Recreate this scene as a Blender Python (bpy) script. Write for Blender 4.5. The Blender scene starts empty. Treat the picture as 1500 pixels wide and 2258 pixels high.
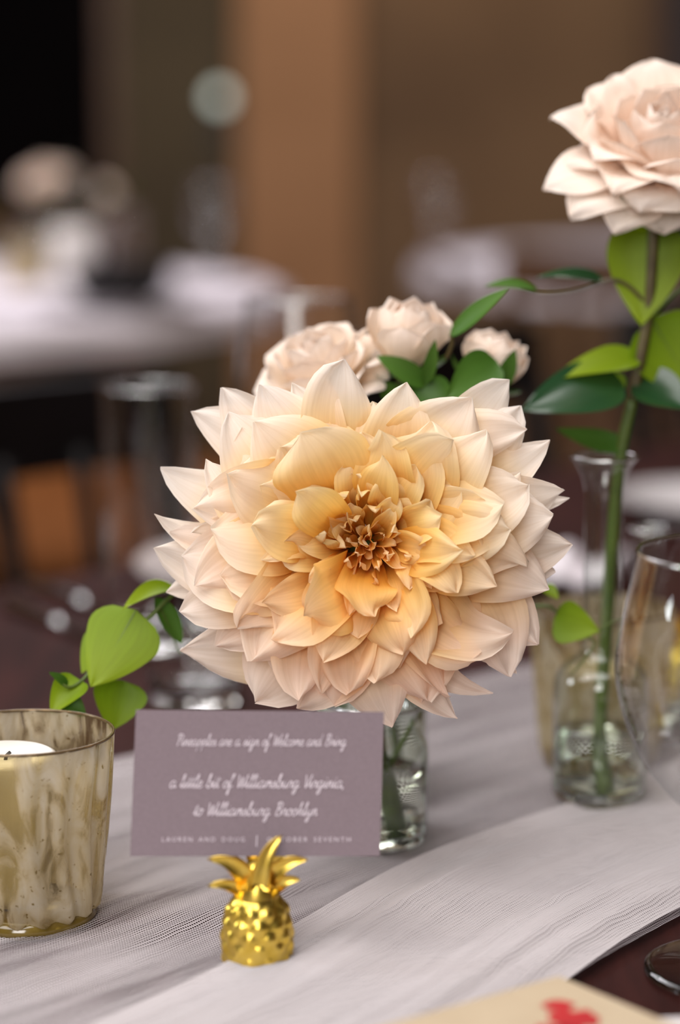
import bpy, math, random
import numpy as np
from mathutils import Vector

random.seed(11)
rng = np.random.default_rng(11)
SC = bpy.context.scene
COL = SC.collection
PI = math.pi
ZT = 0.75                       # table height
CH = 0.302                      # camera above the table
F = 5331.0                      # focal length in pixels of the 1500 x 2258 frame
TILT = math.radians(9.36)

# ------------------------------------------------------------------ camera
cam = bpy.data.cameras.new('camera')
cam.sensor_fit = 'VERTICAL'; cam.sensor_height = 36.0; cam.lens = 85.0
cam.clip_start = 0.02; cam.clip_end = 60
cam.dof.use_dof = True; cam.dof.focus_distance = 0.905; cam.dof.aperture_fstop = 3.7
camo = bpy.data.objects.new('camera', cam)
camo.location = (0, 0, ZT + CH); camo.rotation_euler = (PI/2 - TILT, 0, 0)
COL.objects.link(camo); SC.camera = camo

# ------------------------------------------------------------------ world and light
w = bpy.data.worlds.new('world'); SC.world = w; w.use_nodes = True
w.node_tree.nodes['Background'].inputs[0].default_value = (0.9, 0.8, 0.72, 1)
w.node_tree.nodes['Background'].inputs[1].default_value = 0.02

def area(name, loc, target, size, power, col, sy=None):
    l = bpy.data.lights.new(name, 'AREA'); l.energy = power; l.color = col
    l.shape = 'RECTANGLE'; l.size = size; l.size_y = sy or size
    o = bpy.data.objects.new(name, l); o.location = loc
    d = Vector(target) - Vector(loc); o.rotation_euler = d.to_track_quat('-Z', 'Y').to_euler()
    COL.objects.link(o); return o
def spot(name, loc, target, power, col, ang=50, r=0.05):
    l = bpy.data.lights.new(name, 'SPOT'); l.energy = power; l.color = col
    l.spot_size = math.radians(ang); l.spot_blend = 0.7; l.shadow_soft_size = r
    o = bpy.data.objects.new(name, l); o.location = loc
    d = Vector(target) - Vector(loc); o.rotation_euler = d.to_track_quat('-Z', 'Y').to_euler()
    COL.objects.link(o); return o

area('ceiling_bounce', (-0.65, 0.15, 2.80), (0.0, 0.9, 0.8), 2.2, 84, (1.0, 0.965, 0.945))
area('ceiling_panel_hall', (-0.6, 4.6, 3.1), (-0.6, 4.6, 0), 1.6, 72, (0.97, 0.93, 0.97))
area('window_daylight', (-3.05, 1.10, 1.75), (0, 1.2, 1.0), 0.60, 38, (0.90, 0.98, 1.0), 1.3)
area('front_fill', (-0.45, -2.05, 1.9), (0.0, 0.9, 0.9), 1.0, 54, (1.0, 0.96, 0.93), 1.4)  # added soft fill from behind the camera, no real entrance
def point(name, loc, power, col, r=0.03):
    l = bpy.data.lights.new(name, 'POINT'); l.energy = power; l.color = col; l.shadow_soft_size = r
    o = bpy.data.objects.new(name, l); o.location = loc; COL.objects.link(o)
point('glint_point', (-0.55, 1.9, 2.35), 9.0, (1.0, 0.93, 0.84), 0.022)  # added points out of view, for glints on the glass, no fixtures
point('glint_point', (0.35, 2.7, 2.35), 9.0, (1.0, 0.93, 0.84), 0.022)
point('glint_point', (-0.75, 0.55, 2.35), 7.0, (1.0, 0.96, 0.90), 0.022)
spot('wall_washer', (0.0, 6.9, 3.1), (-0.12, 7.5, 1.1), 52, (1.0, 0.64, 0.34), 70)
spot('far_table_fill', (-1.0, 4.1, 2.5), (-1.0, 4.1, 0.75), 60, (0.98, 0.93, 1.0), 62)  # added spot that brightens the far tablecloth, no lamp hangs there
spot('floor_pool', (-0.85, 6.2, 3.1), (-0.85, 6.4, 0), 240, (1.0, 0.64, 0.38), 40)
spot('wall_washer_wide', (1.2, 6.2, 3.1), (0.9, 7.5, 1.3), 34, (1.0, 0.74, 0.48), 100)

SC.view_settings.view_transform = 'Standard'
SC.view_settings.look = 'None'
SC.view_settings.gamma = 1.0
SC.view_settings.use_curve_mapping = False
SC.view_settings.exposure = -0.15
SC.cycles.use_denoising = True
SC.cycles.max_bounces = 12
SC.cycles.diffuse_bounces = 5
SC.cycles.transparent_max_bounces = 24
SC.cycles.transmission_bounces = 10
SC.cycles.caustics_reflective = False
SC.cycles.sample_clamp_indirect = 6.0
SC.cycles.blur_glossy = 0.3

# ------------------------------------------------------------------ photo pixel -> point on a known depth or height
def V(*a): return np.array(a, float)
FW = V(0, math.cos(TILT), -math.sin(TILT)); UP = V(0, math.sin(TILT), math.cos(TILT)); RT = V(1, 0, 0)
CAM = V(0, 0, ZT + CH)
def ray(px, py): return RT*((px-750)/F) + UP*((1129-py)/F) + FW
def P(px, py, y):
    d = ray(px, py); return CAM + d*(y/d[1])
def T(px, py, h=0.0):
    d = ray(px, py); return CAM + d*((ZT+h-CAM[2])/d[2])
def unit(v): return v/max(np.linalg.norm(v), 1e-9)

# ------------------------------------------------------------------ object helpers
ORIG = {}
def tag(o, label=None, cat=None, group=None, kind=None):
    if label: o['label'] = label
    if cat: o['category'] = cat
    if group: o['group'] = group
    if kind: o['kind'] = kind
    return o
def thing(name, base, label, cat, group=None):
    o = bpy.data.objects.new(name, None); o.empty_display_size = 0.02
    o.location = tuple(base); COL.objects.link(o); ORIG[o.name] = V(*base)
    return tag(o, label, cat, group)
def mesh_obj(name, vf, mat, parent=None, smooth=True, base=None, attrs=None):
    vs, fs = np.asarray(vf[0], float), vf[1]
    if parent is not None: org = ORIG[parent.name]
    else: org = V(*base) if base is not None else V(vs[:, 0].mean(), vs[:, 1].mean(), vs[:, 2].min())
    me = bpy.data.meshes.new(name)
    me.from_pydata((vs-org).tolist(), [], [tuple(f) for f in fs])
    if smooth: me.polygons.foreach_set('use_smooth', [True]*len(me.polygons))
    if attrs:
        for k, a in attrs.items():
            at = me.attributes.new(k, 'FLOAT', 'POINT'); at.data.foreach_set('value', np.asarray(a, float))
    me.update()
    if mat: me.materials.append(mat)
    o = bpy.data.objects.new(name, me); COL.objects.link(o)
    if parent is not None: o.parent = parent
    else: o.location = tuple(org)
    ORIG[o.name] = org
    return o
def copy_tree(o, parent=None, delta=None):
    c = o.copy(); COL.objects.link(c); c.parent = parent
    for ch in o.children: copy_tree(ch, c)
    return c

# ------------------------------------------------------------------ shapes
def join(*vfs):
    vs, fs, n = [], [], 0
    for v, f in vfs:
        vs.append(np.asarray(v, float)); fs += [tuple(i+n for i in q) for q in f]; n += len(v)
    return np.concatenate(vs), fs
def grid_faces(nu, nv, wrap=False):
    fs = []
    for i in range(nu-1):
        for j in range(nv if wrap else nv-1):
            k = (j+1) % nv
            fs.append((i*nv+j, i*nv+k, (i+1)*nv+k, (i+1)*nv+j))
    return fs
def lathe(prof, base, n=48, rib=None, axis=None):
    """prof: (r, z) list from inside/bottom on; rib(r, z, angle) -> r"""
    vs = []
    for r, z in prof:
        for j in range(n):
            a = 2*PI*j/n; rr = rib(r, z, a) if rib else r
            vs.append((rr*math.cos(a), rr*math.sin(a), z))
    return np.array(vs)+V(*base), grid_faces(len(prof), n, True)
def cap(vf, n):
    vs, fs = vf; k = len(vs)//n
    return vs, fs+[tuple(range(n))[::-1], tuple(range((k-1)*n, k*n))]
def crom(pts, k=6):
    pts = [np.asarray(p, float) for p in pts]
    if len(pts) < 3: 
        return [pts[0]+(pts[-1]-pts[0])*t for t in np.linspace(0, 1, k+1)]
    q = [2*pts[0]-pts[1]]+pts+[2*pts[-1]-pts[-2]]; out = []
    for i in range(1, len(q)-2):
        for t in np.linspace(0, 1, k, endpoint=False):
            a, b, c, d = q[i-1], q[i], q[i+1], q[i+2]
            out.append(0.5*((2*b)+(c-a)*t+(2*a-5*b+4*c-d)*t*t+(3*b-a-3*c+d)*t**3))
    out.append(q[-2]); return out
def tube(pts, r0, r1=None, n=8, k=6, closed=True):
    pts = crom(pts, k); r1 = r0 if r1 is None else r1; m = len(pts); vs = []
    ref = V(0.3, 0.2, 0.93)
    for i, p in enumerate(pts):
        t = unit(pts[min(i+1, m-1)]-pts[max(i-1, 0)])
        a = np.cross(t, ref); a = unit(a) if np.linalg.norm(a) > 1e-3 else unit(np.cross(t, V(1, 0, 0)))
        b = np.cross(t, a); r = r0+(r1-r0)*i/(m-1)
        for j in range(n):
            an = 2*PI*j/n; vs.append(p+a*(r*math.cos(an))+b*(r*math.sin(an)))
    vf = (np.array(vs), grid_faces(m, n, True))
    return cap(vf, n) if closed else vf
def box(c, s, R=None):
    v = np.array([(x, y, z) for x in (-.5, .5) for y in (-.5, .5) for z in (-.5, .5)])*np.array(s)
    if R is not None: v = v@np.asarray(R).T
    return v+np.asarray(c, float), [(0, 1, 3, 2), (4, 6, 7, 5), (0, 4, 5, 1), (2, 3, 7, 6), (0, 2, 6, 4), (1, 5, 7, 3)]
def rotz(a): return np.array([[math.cos(a), -math.sin(a), 0], [math.sin(a), math.cos(a), 0], [0, 0, 1]])
def hull_box(corners, thick, nrm):
    """four corners of a sheet, given a thickness along nrm"""
    c = [np.asarray(p, float) for p in corners]; d = unit(nrm)*thick
    v = np.array(c+[p-d for p in c])
    return v, [(0, 1, 2, 3), (7, 6, 5, 4)]+[(i, i+4, (i+1) % 4+4, (i+1) % 4) for i in range(4)]

def dahlia_prof(u, tip=0.06):
    return (0.32+0.68*math.sin(min(u/0.62, 1)*PI/2))*(1-max(0, (u-0.55)/0.45)**2.3)**0.62
def dahlia_acum(u):
    x = max(0, (u-0.48)/0.52); return (0.32+0.68*math.sin(min(u/0.60, 1)*PI/2))*(1-x**1.75)**0.78
def rose_prof(u):
    return (0.30+0.70*math.sin(min(u/0.7, 1)*PI/2))*(1-max(0, (u-0.72)/0.28)**3.2)**0.5
def leaf_prof(u):
    return (math.sin(PI*min(1, u**0.62)))**0.85*1.0 if 0 < u < 1 else 0.0
def heart_prof(u):
    return math.sqrt(max(0, 1-((0.3-u)/0.3)**2)) if u < 0.3 else (1-((u-0.3)/0.7)**1.4)**0.92
def lance_prof(u):
    return math.sin(PI*u**0.8)**0.8 if 0 < u < 1 else 0.0

def petal(p0, p1, p2, side, ref, W, prof, th0, th1, nu=12, nv=9, curl=0.0, wav=0.0, ph=0.0, twist=0.0, tipup=0.0, ruf=0.0, rib=0.0):
    """A curved blade along the bezier p0-p1-p2; concave face towards ref.  Returns verts, faces, u, v"""
    us = np.linspace(0, 1, nu); vs_ = np.linspace(-1, 1, nv); out = []; uu = []; vv = []
    for u in us:
        c = p0*(1-u)**2+p1*2*u*(1-u)+p2*u*u
        t = unit((p1-p0)*(1-u)+(p2-p1)*u)
        s = unit(side-t*np.dot(side, t)); nn = np.cross(s, t)
        if np.dot(nn, ref) < 0: nn = -nn
        if twist:
            a = twist*u; s, nn = s*math.cos(a)+nn*math.sin(a), nn*math.cos(a)-s*math.sin(a)
        wd = max(W*prof(u), W*0.012); th = th0+(th1-th0)*u
        if tipup: c = c+nn*tipup*max(0, (u-0.8)/0.2)**2
        for v in vs_:
            a = th*v
            if abs(th) > 1e-3: x = math.sin(a)/th*wd; z = (1-math.cos(a))/abs(th)*wd*(1 if th > 0 else -1)
            else: x = wd*v; z = 0
            z -= curl*wd*abs(v)**3*u*u
            z += wav*W*math.sin(3.0*v*1.7+ph+4*u)*u*u*(0.35+abs(v))
            if ruf: z += ruf*W*math.sin(8.5*u+ph*1.7+(2.1 if v > 0 else 0))*v*v*math.sin(PI*min(1, u*1.08))
            if rib: z += rib*W*math.cos(2*PI*v*1.25)*math.sin(PI*u)*prof(u)
            out.append(c+s*x+nn*z); uu.append(u); vv.append(v)
    return np.array(out), grid_faces(nu, nv), uu, vv

# ------------------------------------------------------------------ materials
def nmat(name):
    m = bpy.data.materials.new(name); m.use_nodes = True; nt = m.node_tree; nt.nodes.clear()
    o = nt.nodes.new('ShaderNodeOutputMaterial'); return m, nt, o
def nd(nt, t, **kw):
    n = nt.nodes.new(t)
    for k, v in kw.items():
        if k.startswith('i_'): 
            key = k[2:]; key = int(key) if key.isdigit() else key.replace('_', ' ')
            n.inputs[key].default_value = v
        else: setattr(n, k, v)
    return n
def ramp(nt, stops, fac=None):
    r = nt.nodes.new('ShaderNodeValToRGB'); e = r.color_ramp.elements
    while len(e) < len(stops): e.new(0.5)
    for i, (p, c) in enumerate(stops):
        e[i].position = p; e[i].color = (*c, 1) if len(c) == 3 else c
    if fac is not None: nt.links.new(fac, r.inputs[0])
    return r
def c4(c): return (*c, 1)
def lin(r, g, b):
    f = lambda x: (x/255/12.92) if x/255 < 0.04045 else ((x/255+0.055)/1.055)**2.4
    return (f(r), f(g), f(b))
def pbr(name, a, b=None, rough=0.5, metal=0.0, scale=30, detail=3, bump=0.0, bscale=None, spec=0.5, stretch=None, coat=0.0, emit=None, es=0):
    m, nt, o = nmat(name); L = nt.links.new
    p = nd(nt, 'ShaderNodeBsdfPrincipled'); L(p.outputs[0], o.inputs[0])
    tc = nd(nt, 'ShaderNodeTexCoord'); mp = nd(nt, 'ShaderNodeMapping'); L(tc.outputs['Object'], mp.inputs[0])
    if stretch: mp.inputs['Scale'].default_value = stretch
    n = nd(nt, 'ShaderNodeTexNoise', i_Scale=scale, i_Detail=detail); L(mp.outputs[0], n.inputs['Vector'])
    b = b or tuple(x*0.8 for x in a)
    r = ramp(nt, [(0.3, b), (0.7, a)], n.outputs['Fac']); L(r.outputs[0], p.inputs['Base Color'])
    p.inputs['Roughness'].default_value = rough; p.inputs['Metallic'].default_value = metal
    p.inputs['Specular IOR Level'].default_value = spec; p.inputs['Coat Weight'].default_value = coat
    if emit: p.inputs['Emission Color'].default_value = c4(emit); p.inputs['Emission Strength'].default_value = es
    if bump:
        n2 = nd(nt, 'ShaderNodeTexNoise', i_Scale=bscale or scale*3, i_Detail=2); L(mp.outputs[0], n2.inputs['Vector'])
        bm = nd(nt, 'ShaderNodeBump', i_Strength=bump, i_Distance=0.002); L(n2.outputs['Fac'], bm.inputs['Height']); L(bm.outputs[0], p.inputs['Normal'])
    return m
def petal_mat(name, stops, pink, trans=0.38, rough=0.5, spec=0.25, stops2=None):
    """colour along the petal from its claw to its tip; 'tone' moves single petals towards pink"""
    m, nt, o = nmat(name); L = nt.links.new
    at = nd(nt, 'ShaderNodeAttribute', attribute_name='pu'); tn = nd(nt, 'ShaderNodeAttribute', attribute_name='tone')
    va = nd(nt, 'ShaderNodeAttribute', attribute_name='pv')
    r = ramp(nt, stops, at.outputs['Fac'])
    if stops2:
        ia = nd(nt, 'ShaderNodeAttribute', attribute_name='inner'); rB = ramp(nt, stops2, at.outputs['Fac']); rA = r
        r = nd(nt, 'ShaderNodeMixRGB'); L(ia.outputs['Fac'], r.inputs[0]); L(rA.outputs[0], r.inputs[1]); L(rB.outputs[0], r.inputs[2])
    mx = nd(nt, 'ShaderNodeMixRGB', blend_type='MULTIPLY'); L(tn.outputs['Fac'], mx.inputs[0]); L(r.outputs[0], mx.inputs[1]); mx.inputs[2].default_value = c4(pink)
    # fine veins along the petal
    cb = nd(nt, 'ShaderNodeCombineXYZ'); L(va.outputs['Fac'], cb.inputs[0]); L(at.outputs['Fac'], cb.inputs[1]); L(tn.outputs['Fac'], cb.inputs[2])
    mp = nd(nt, 'ShaderNodeMapping'); mp.inputs['Scale'].default_value = (9, 1.2, 40); L(cb.outputs[0], mp.inputs[0])
    nz = nd(nt, 'ShaderNodeTexNoise', i_Scale=1.0, i_Detail=4); L(mp.outputs[0], nz.inputs['Vector'])
    vr = ramp(nt, [(0.35, (0.93, 0.91, 0.88)), (0.6, (1, 1, 1))], nz.outputs['Fac'])
    m2 = nd(nt, 'ShaderNodeMixRGB', blend_type='MULTIPLY'); m2.inputs[0].default_value = 1; L(mx.outputs[0], m2.inputs[1]); L(vr.outputs[0], m2.inputs[2])
    p = nd(nt, 'ShaderNodeBsdfPrincipled'); L(m2.outputs[0], p.inputs['Base Color'])
    p.inputs['Roughness'].default_value = rough; p.inputs['Specular IOR Level'].default_value = spec
    bm = nd(nt, 'ShaderNodeBump', i_Strength=0.12, i_Distance=0.0006); L(nz.outputs['Fac'], bm.inputs['Height']); L(bm.outputs[0], p.inputs['Normal'])
    t = nd(nt, 'ShaderNodeBsdfTranslucent'); g = nd(nt, 'ShaderNodeGamma', i_Gamma=1.15); L(m2.outputs[0], g.inputs[0]); L(g.outputs[0], t.inputs[0])
    ms = nd(nt, 'ShaderNodeMixShader'); ms.inputs[0].default_value = trans
    L(p.outputs[0], ms.inputs[1]); L(t.outputs[0], ms.inputs[2]); L(ms.outputs[0], o.inputs[0])
    return m
def glass_mat(name, tint=(1, 1, 1), edge=(0.72, 0.76, 0.76), refl=0.08, rough=0.02, power=2.6):
    """thin blown glass: clear face on, reflective and denser at grazing angles"""
    m, nt, o = nmat(name); L = nt.links.new
    lw = nd(nt, 'ShaderNodeLayerWeight', i_Blend=0.5)
    pw = nd(nt, 'ShaderNodeMath', operation='POWER'); L(lw.outputs['Facing'], pw.inputs[0]); pw.inputs[1].default_value = power
    ma = nd(nt, 'ShaderNodeMath', operation='MULTIPLY_ADD'); L(pw.outputs[0], ma.inputs[0]); ma.inputs[1].default_value = 0.75; ma.inputs[2].default_value = refl
    mc = nd(nt, 'ShaderNodeMixRGB'); L(pw.outputs[0], mc.inputs[0]); mc.inputs[1].default_value = c4(tint); mc.inputs[2].default_value = c4(edge)
    t = nd(nt, 'ShaderNodeBsdfTransparent'); L(mc.outputs[0], t.inputs[0])
    g = nd(nt, 'ShaderNodeBsdfGlossy', i_Roughness=rough)
    ms = nd(nt, 'ShaderNodeMixShader'); L(ma.outputs[0], ms.inputs[0]); L(t.outputs[0], ms.inputs[1]); L(g.outputs[0], ms.inputs[2]); L(ms.outputs[0], o.inputs[0])
    return m
def solid_glass(name, col=(1, 1, 1), ior=1.45, rough=0.0):
    m, nt, o = nmat(name); g = nd(nt, 'ShaderNodeBsdfGlass', i_IOR=ior, i_Roughness=rough); g.inputs[0].default_value = c4(col)
    nt.links.new(g.outputs[0], o.inputs[0]); return m
def mercury_mat(name):
    """speckled, partly silvered amber glass"""
    m, nt, o = nmat(name); L = nt.links.new
    tc = nd(nt, 'ShaderNodeTexCoord'); mp = nd(nt, 'ShaderNodeMapping'); mp.inputs['Scale'].default_value = (1, 1, 0.42); L(tc.outputs['Object'], mp.inputs[0])
    n1 = nd(nt, 'ShaderNodeTexNoise', i_Scale=75, i_Detail=5, i_Distortion=1.5); L(mp.outputs[0], n1.inputs['Vector'])
    n2 = nd(nt, 'ShaderNodeTexNoise', i_Scale=420, i_Detail=2); L(tc.outputs['Object'], n2.inputs['Vector'])
    col = ramp(nt, [(0.30, lin(140, 120, 66)), (0.44, lin(206, 188, 150)), (0.7, lin(232, 222, 202))], n1.outputs['Fac'])
    fl = ramp(nt, [(0.27, (0.35, 0.28, 0.12)), (0.34, (1, 1, 1))], n2.outputs['Fac'])
    mm = nd(nt, 'ShaderNodeMixRGB', blend_type='MULTIPLY'); mm.inputs[0].default_value = 1; L(col.outputs[0], mm.inputs[1]); L(fl.outputs[0], mm.inputs[2])
    df = nd(nt, 'ShaderNodeBsdfPrincipled', i_Roughness=0.22); L(mm.outputs[0], df.inputs['Base Color']); df.inputs['Metallic'].default_value = 0.25
    tl = nd(nt, 'ShaderNodeBsdfTranslucent'); L(mm.outputs[0], tl.inputs[0])
    s1 = nd(nt, 'ShaderNodeMixShader'); s1.inputs[0].default_value = 0.35; L(df.outputs[0], s1.inputs[1]); L(tl.outputs[0], s1.inputs[2])
    tr = nd(nt, 'ShaderNodeBsdfTransparent'); tr.inputs[0].default_value = c4(lin(226, 212, 164))
    lw = nd(nt, 'ShaderNodeLayerWeight', i_Blend=0.5); pw = nd(nt, 'ShaderNodeMath', operation='POWER'); L(lw.outputs['Facing'], pw.inputs[0]); pw.inputs[1].default_value = 3.0
    gl = nd(nt, 'ShaderNodeBsdfGlossy', i_Roughness=0.03); ma = nd(nt, 'ShaderNodeMath', operation='MULTIPLY_ADD'); L(pw.outputs[0], ma.inputs[0]); ma.inputs[1].default_value = 0.5; ma.inputs[2].default_value = 0.06
    s2 = nd(nt, 'ShaderNodeMixShader'); L(ma.outputs[0], s2.inputs[0]); L(tr.outputs[0], s2.inputs[1]); L(gl.outputs[0], s2.inputs[2])
    cov = ramp(nt, [(0.36, (0.12,)*3), (0.50, (0.70,)*3)], n1.outputs['Fac'])
    s3 = nd(nt, 'ShaderNodeMixShader'); L(cov.outputs[0], s3.inputs[0]); L(s2.outputs[0], s3.inputs[1]); L(s1.outputs[0], s3.inputs[2])
    L(s3.outputs[0], o.inputs[0]); return m
def gauze_mat(name, col, pitch, dens_lo, dens_hi, trans=0.3):
    """open weave: threads both ways, bunched so that some bands are dense and some are net"""
    m, nt, o = nmat(name); L = nt.links.new
    ax = nd(nt, 'ShaderNodeAttribute', attribute_name='along'); cx = nd(nt, 'ShaderNodeAttribute', attribute_name='across')
    cb = nd(nt, 'ShaderNodeCombineXYZ'); L(ax.outputs['Fac'], cb.inputs[0]); L(cx.outputs['Fac'], cb.inputs[1])
    wz = nd(nt, 'ShaderNodeTexNoise', i_Scale=22, i_Detail=2); L(cb.outputs[0], wz.inputs['Vector'])
    def saw(src, k, dist):
        a = nd(nt, 'ShaderNodeMath', operation='MULTIPLY_ADD'); L(wz.outputs['Fac'], a.inputs[0]); a.inputs[1].default_value = dist; L(src, a.inputs[2])
        b = nd(nt, 'ShaderNodeMath', operation='MULTIPLY'); L(a.outputs[0], b.inputs[0]); b.inputs[1].default_value = 2*PI/k
        s = nd(nt, 'ShaderNodeMath', operation='SINE'); L(b.outputs[0], s.inputs[0]); return s.outputs[0]
    sa = saw(ax.outputs['Fac'], pitch, 0.004); sb = saw(cx.outputs['Fac'], pitch, 0.007)
    mi = nd(nt, 'ShaderNodeMath', operation='MINIMUM'); L(sa, mi.inputs[0]); L(sb, mi.inputs[1])
    # density bands that run with the cloth
    mp = nd(nt, 'ShaderNodeMapping'); mp.inputs['Scale'].default_value = (4.5, 52.0, 1); L(cb.outputs[0], mp.inputs[0])
    nb = nd(nt, 'ShaderNodeTexNoise', i_Scale=1.0, i_Detail=4, i_Roughness=0.65); L(mp.outputs[0], nb.inputs['Vector'])
    thr = nd(nt, 'ShaderNodeMapRange', i_1=0.32, i_2=0.68, i_3=dens_lo, i_4=dens_hi); L(nb.outputs['Fac'], thr.inputs[0])
    gt = nd(nt, 'ShaderNodeMath', operation='GREATER_THAN'); L(mi.outputs[0], gt.inputs[0]); L(thr.outputs[0], gt.inputs[1])
    h = nd(nt, 'ShaderNodeMath', operation='ADD'); L(sa, h.inputs[0]); L(sb, h.inputs[1])
    bm = nd(nt, 'ShaderNodeBump', i_Strength=0.25, i_Distance=0.0003); bm.invert = True; L(h.outputs[0], bm.inputs['Height'])
    d = nd(nt, 'ShaderNodeBsdfDiffuse'); d.inputs[0].default_value = c4(col); L(bm.outputs[0], d.inputs['Normal'])
    t = nd(nt, 'ShaderNodeBsdfTranslucent'); t.inputs[0].default_value = c4(col)
    s1 = nd(nt, 'ShaderNodeMixShader'); s1.inputs[0].default_value = trans; L(d.outputs[0], s1.inputs[1]); L(t.outputs[0], s1.inputs[2])
    tr = nd(nt, 'ShaderNodeBsdfTransparent')
    s2 = nd(nt, 'ShaderNodeMixShader'); L(gt.outputs[0], s2.inputs[0]); L(s1.outputs[0], s2.inputs[1]); L(tr.outputs[0], s2.inputs[2]); L(s2.outputs[0], o.inputs[0])
    return m

M = {}
M['dahlia'] = petal_mat('dahlia_petal', [(0.0, lin(228, 156, 40)), (0.40, lin(243, 194, 92)), (0.62, lin(250, 228, 182)), (0.82, lin(252, 239, 226)), (1, lin(253, 246, 241))], (1.0, 0.86, 0.79), 0.46,
    stops2=[(0.0, lin(232, 158, 40)), (0.35, lin(245, 196, 86)), (0.70, lin(251, 222, 146)), (1, lin(253, 238, 200))])
M['dahlia_mid'] = petal_mat('dahlia_inner_petal', [(0.0, lin(226, 150, 36)), (0.45, lin(244, 192, 86)), (0.75, lin(250, 218, 146)), (1, lin(252, 234, 196))], (1.0, 0.80, 0.66), 0.44)
M['dahlia_core'] = petal_mat('dahlia_core_petal', [(0.0, lin(216, 136, 40)), (0.5, lin(240, 184, 96)), (1, lin(248, 218, 156))], (1.0, 0.74, 0.62), 0.40)
M['rose'] = petal_mat('rose_petal', [(0.0, lin(240, 200, 120)), (0.35, lin(247, 228, 212)), (1, lin(250, 238, 230))], (1.0, 0.93, 0.86), 0.32)
M['spray_rose'] = petal_mat('spray_rose_petal', [(0.0, lin(226, 222, 170)), (0.30, lin(246, 232, 212)), (1, lin(250, 238, 230))], (1.0, 0.93, 0.86), 0.32)
def leaf_mat(name, a, b, rough, trans):
    return petal_mat(name, [(0, b), (1, a)], (0.72, 0.82, 0.6), trans, rough, 0.65 if 'dark' in name else 0.35)
M['leaf_bright'] = leaf_mat('vine_leaf', lin(150, 172, 30), lin(126, 156, 18), 0.50, 0.45)
M['leaf_mid'] = leaf_mat('leaf_mid_green', lin(86, 124, 50), lin(70, 110, 36), 0.45, 0.30)
M['leaf_dark'] = leaf_mat('leaf_dark_glossy', lin(38, 74, 44), lin(30, 62, 34), 0.22, 0.12)
M['stem'] = pbr('green_stem', lin(86, 104, 38), lin(64, 82, 28), 0.45, scale=80)
M['stem_dark'] = pbr('brown_green_stem', lin(88, 78, 40), lin(66, 52, 28), 0.45, scale=80)
M['glass'] = glass_mat('clear_glass')
M['glass_green'] = glass_mat('greenish_clear_glass', (0.96, 0.985, 0.97), (0.62, 0.70, 0.68))
M['solid'] = solid_glass('thick_glass')
M['water'] = solid_glass('water', (0.97, 0.98, 0.93), 1.33)
M['mercury'] = mercury_mat('speckled_mercury_glass')
M['amber'] = pbr('amber_glass_foot', lin(118, 98, 44), lin(84, 66, 24), 0.12, scale=120, spec=0.8)
M['wax'] = pbr('white_wax', lin(240, 236, 232), lin(230, 224, 218), 0.45, scale=20)
M['tin'] = pbr('tealight_tin', (0.75, 0.75, 0.76), None, 0.25, 1.0)
M['wick'] = pbr('wick', (0.05, 0.045, 0.04), None, 0.9)
M['gold'] = pbr('gold_metal', lin(240, 208, 104), lin(230, 194, 78), 0.30, 1.0, scale=200)
M['card'] = pbr('mauve_card_stock', lin(132, 118, 124), lin(127, 113, 119), 0.85, scale=900, detail=1, spec=0.1)
M['ink'] = pbr('white_ink', lin(216, 204, 212), lin(210, 198, 206), 0.8, scale=100, spec=0.1)
M['cream'] = pbr('cream_card_stock', lin(188, 170, 144), lin(182, 163, 137), 0.8, scale=60)
M['red'] = pbr('red_print', lin(190, 40, 44), lin(160, 28, 34), 0.7, scale=60)
M['table'] = pbr('dark_wood_top', lin(60, 30, 27), lin(42, 22, 20), 0.55, spec=0.03, scale=6, stretch=(14, 1.2, 1), bump=0.05, bscale=60)
M['table2'] = pbr('brown_wood_top', lin(84, 58, 36), lin(58, 40, 24), 0.4, scale=6, stretch=(10, 1, 1))
M['runner'] = gauze_mat('white_gauze', lin(220, 212, 216), 0.00125, -0.86, 0.12)
M['runner2'] = gauze_mat('white_gauze_double', lin(216, 209, 211), 0.00125, 0.15, 1.2)
M['china'] = pbr('white_china', lin(206, 201, 203), lin(200, 195, 197), 0.15, scale=10)
M['linen'] = pbr('white_linen', lin(226, 218, 224), lin(214, 206, 212), 0.9, scale=120, bump=0.1)
M['steel'] = pbr('polished_steel', (0.72, 0.72, 0.74), None, 0.12, 1.0)
M['black_wood'] = pbr('black_chair_wood', lin(18, 14, 16), lin(12, 10, 11), 0.45, spec=0.25, scale=12)
M['brown_wood'] = pbr('brown_chair_wood', lin(94, 62, 36), lin(66, 42, 24), 0.45, scale=12)
M['floor'] = pbr('floor_board', lin(150, 104, 66), lin(112, 74, 46), 0.4, scale=5, stretch=(10, 1, 1))
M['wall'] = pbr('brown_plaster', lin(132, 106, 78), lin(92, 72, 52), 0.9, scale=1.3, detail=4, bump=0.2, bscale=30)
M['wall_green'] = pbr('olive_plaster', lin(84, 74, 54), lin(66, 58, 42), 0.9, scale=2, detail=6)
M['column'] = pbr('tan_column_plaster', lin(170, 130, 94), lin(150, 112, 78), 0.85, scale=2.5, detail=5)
M['ceiling'] = pbr('ceiling_paint', lin(150, 140, 130), None, 0.9, scale=3)
M['curtain'] = pbr('black_curtain', lin(9, 7, 8), lin(6, 5, 6), 0.95, spec=0.04, scale=8)
M['door'] = pbr('dark_door', lin(40, 34, 38), lin(28, 24, 28), 0.5, scale=8)
M['bulb'] = pbr('lit_bulb', (0.9, 1.0, 0.92), None, 0.5, emit=(0.86, 1.0, 0.90), es=1.1)
M['bronze'] = pbr('dark_bronze', (0.06, 0.05, 0.04), None, 0.4, 0.8)
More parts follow.
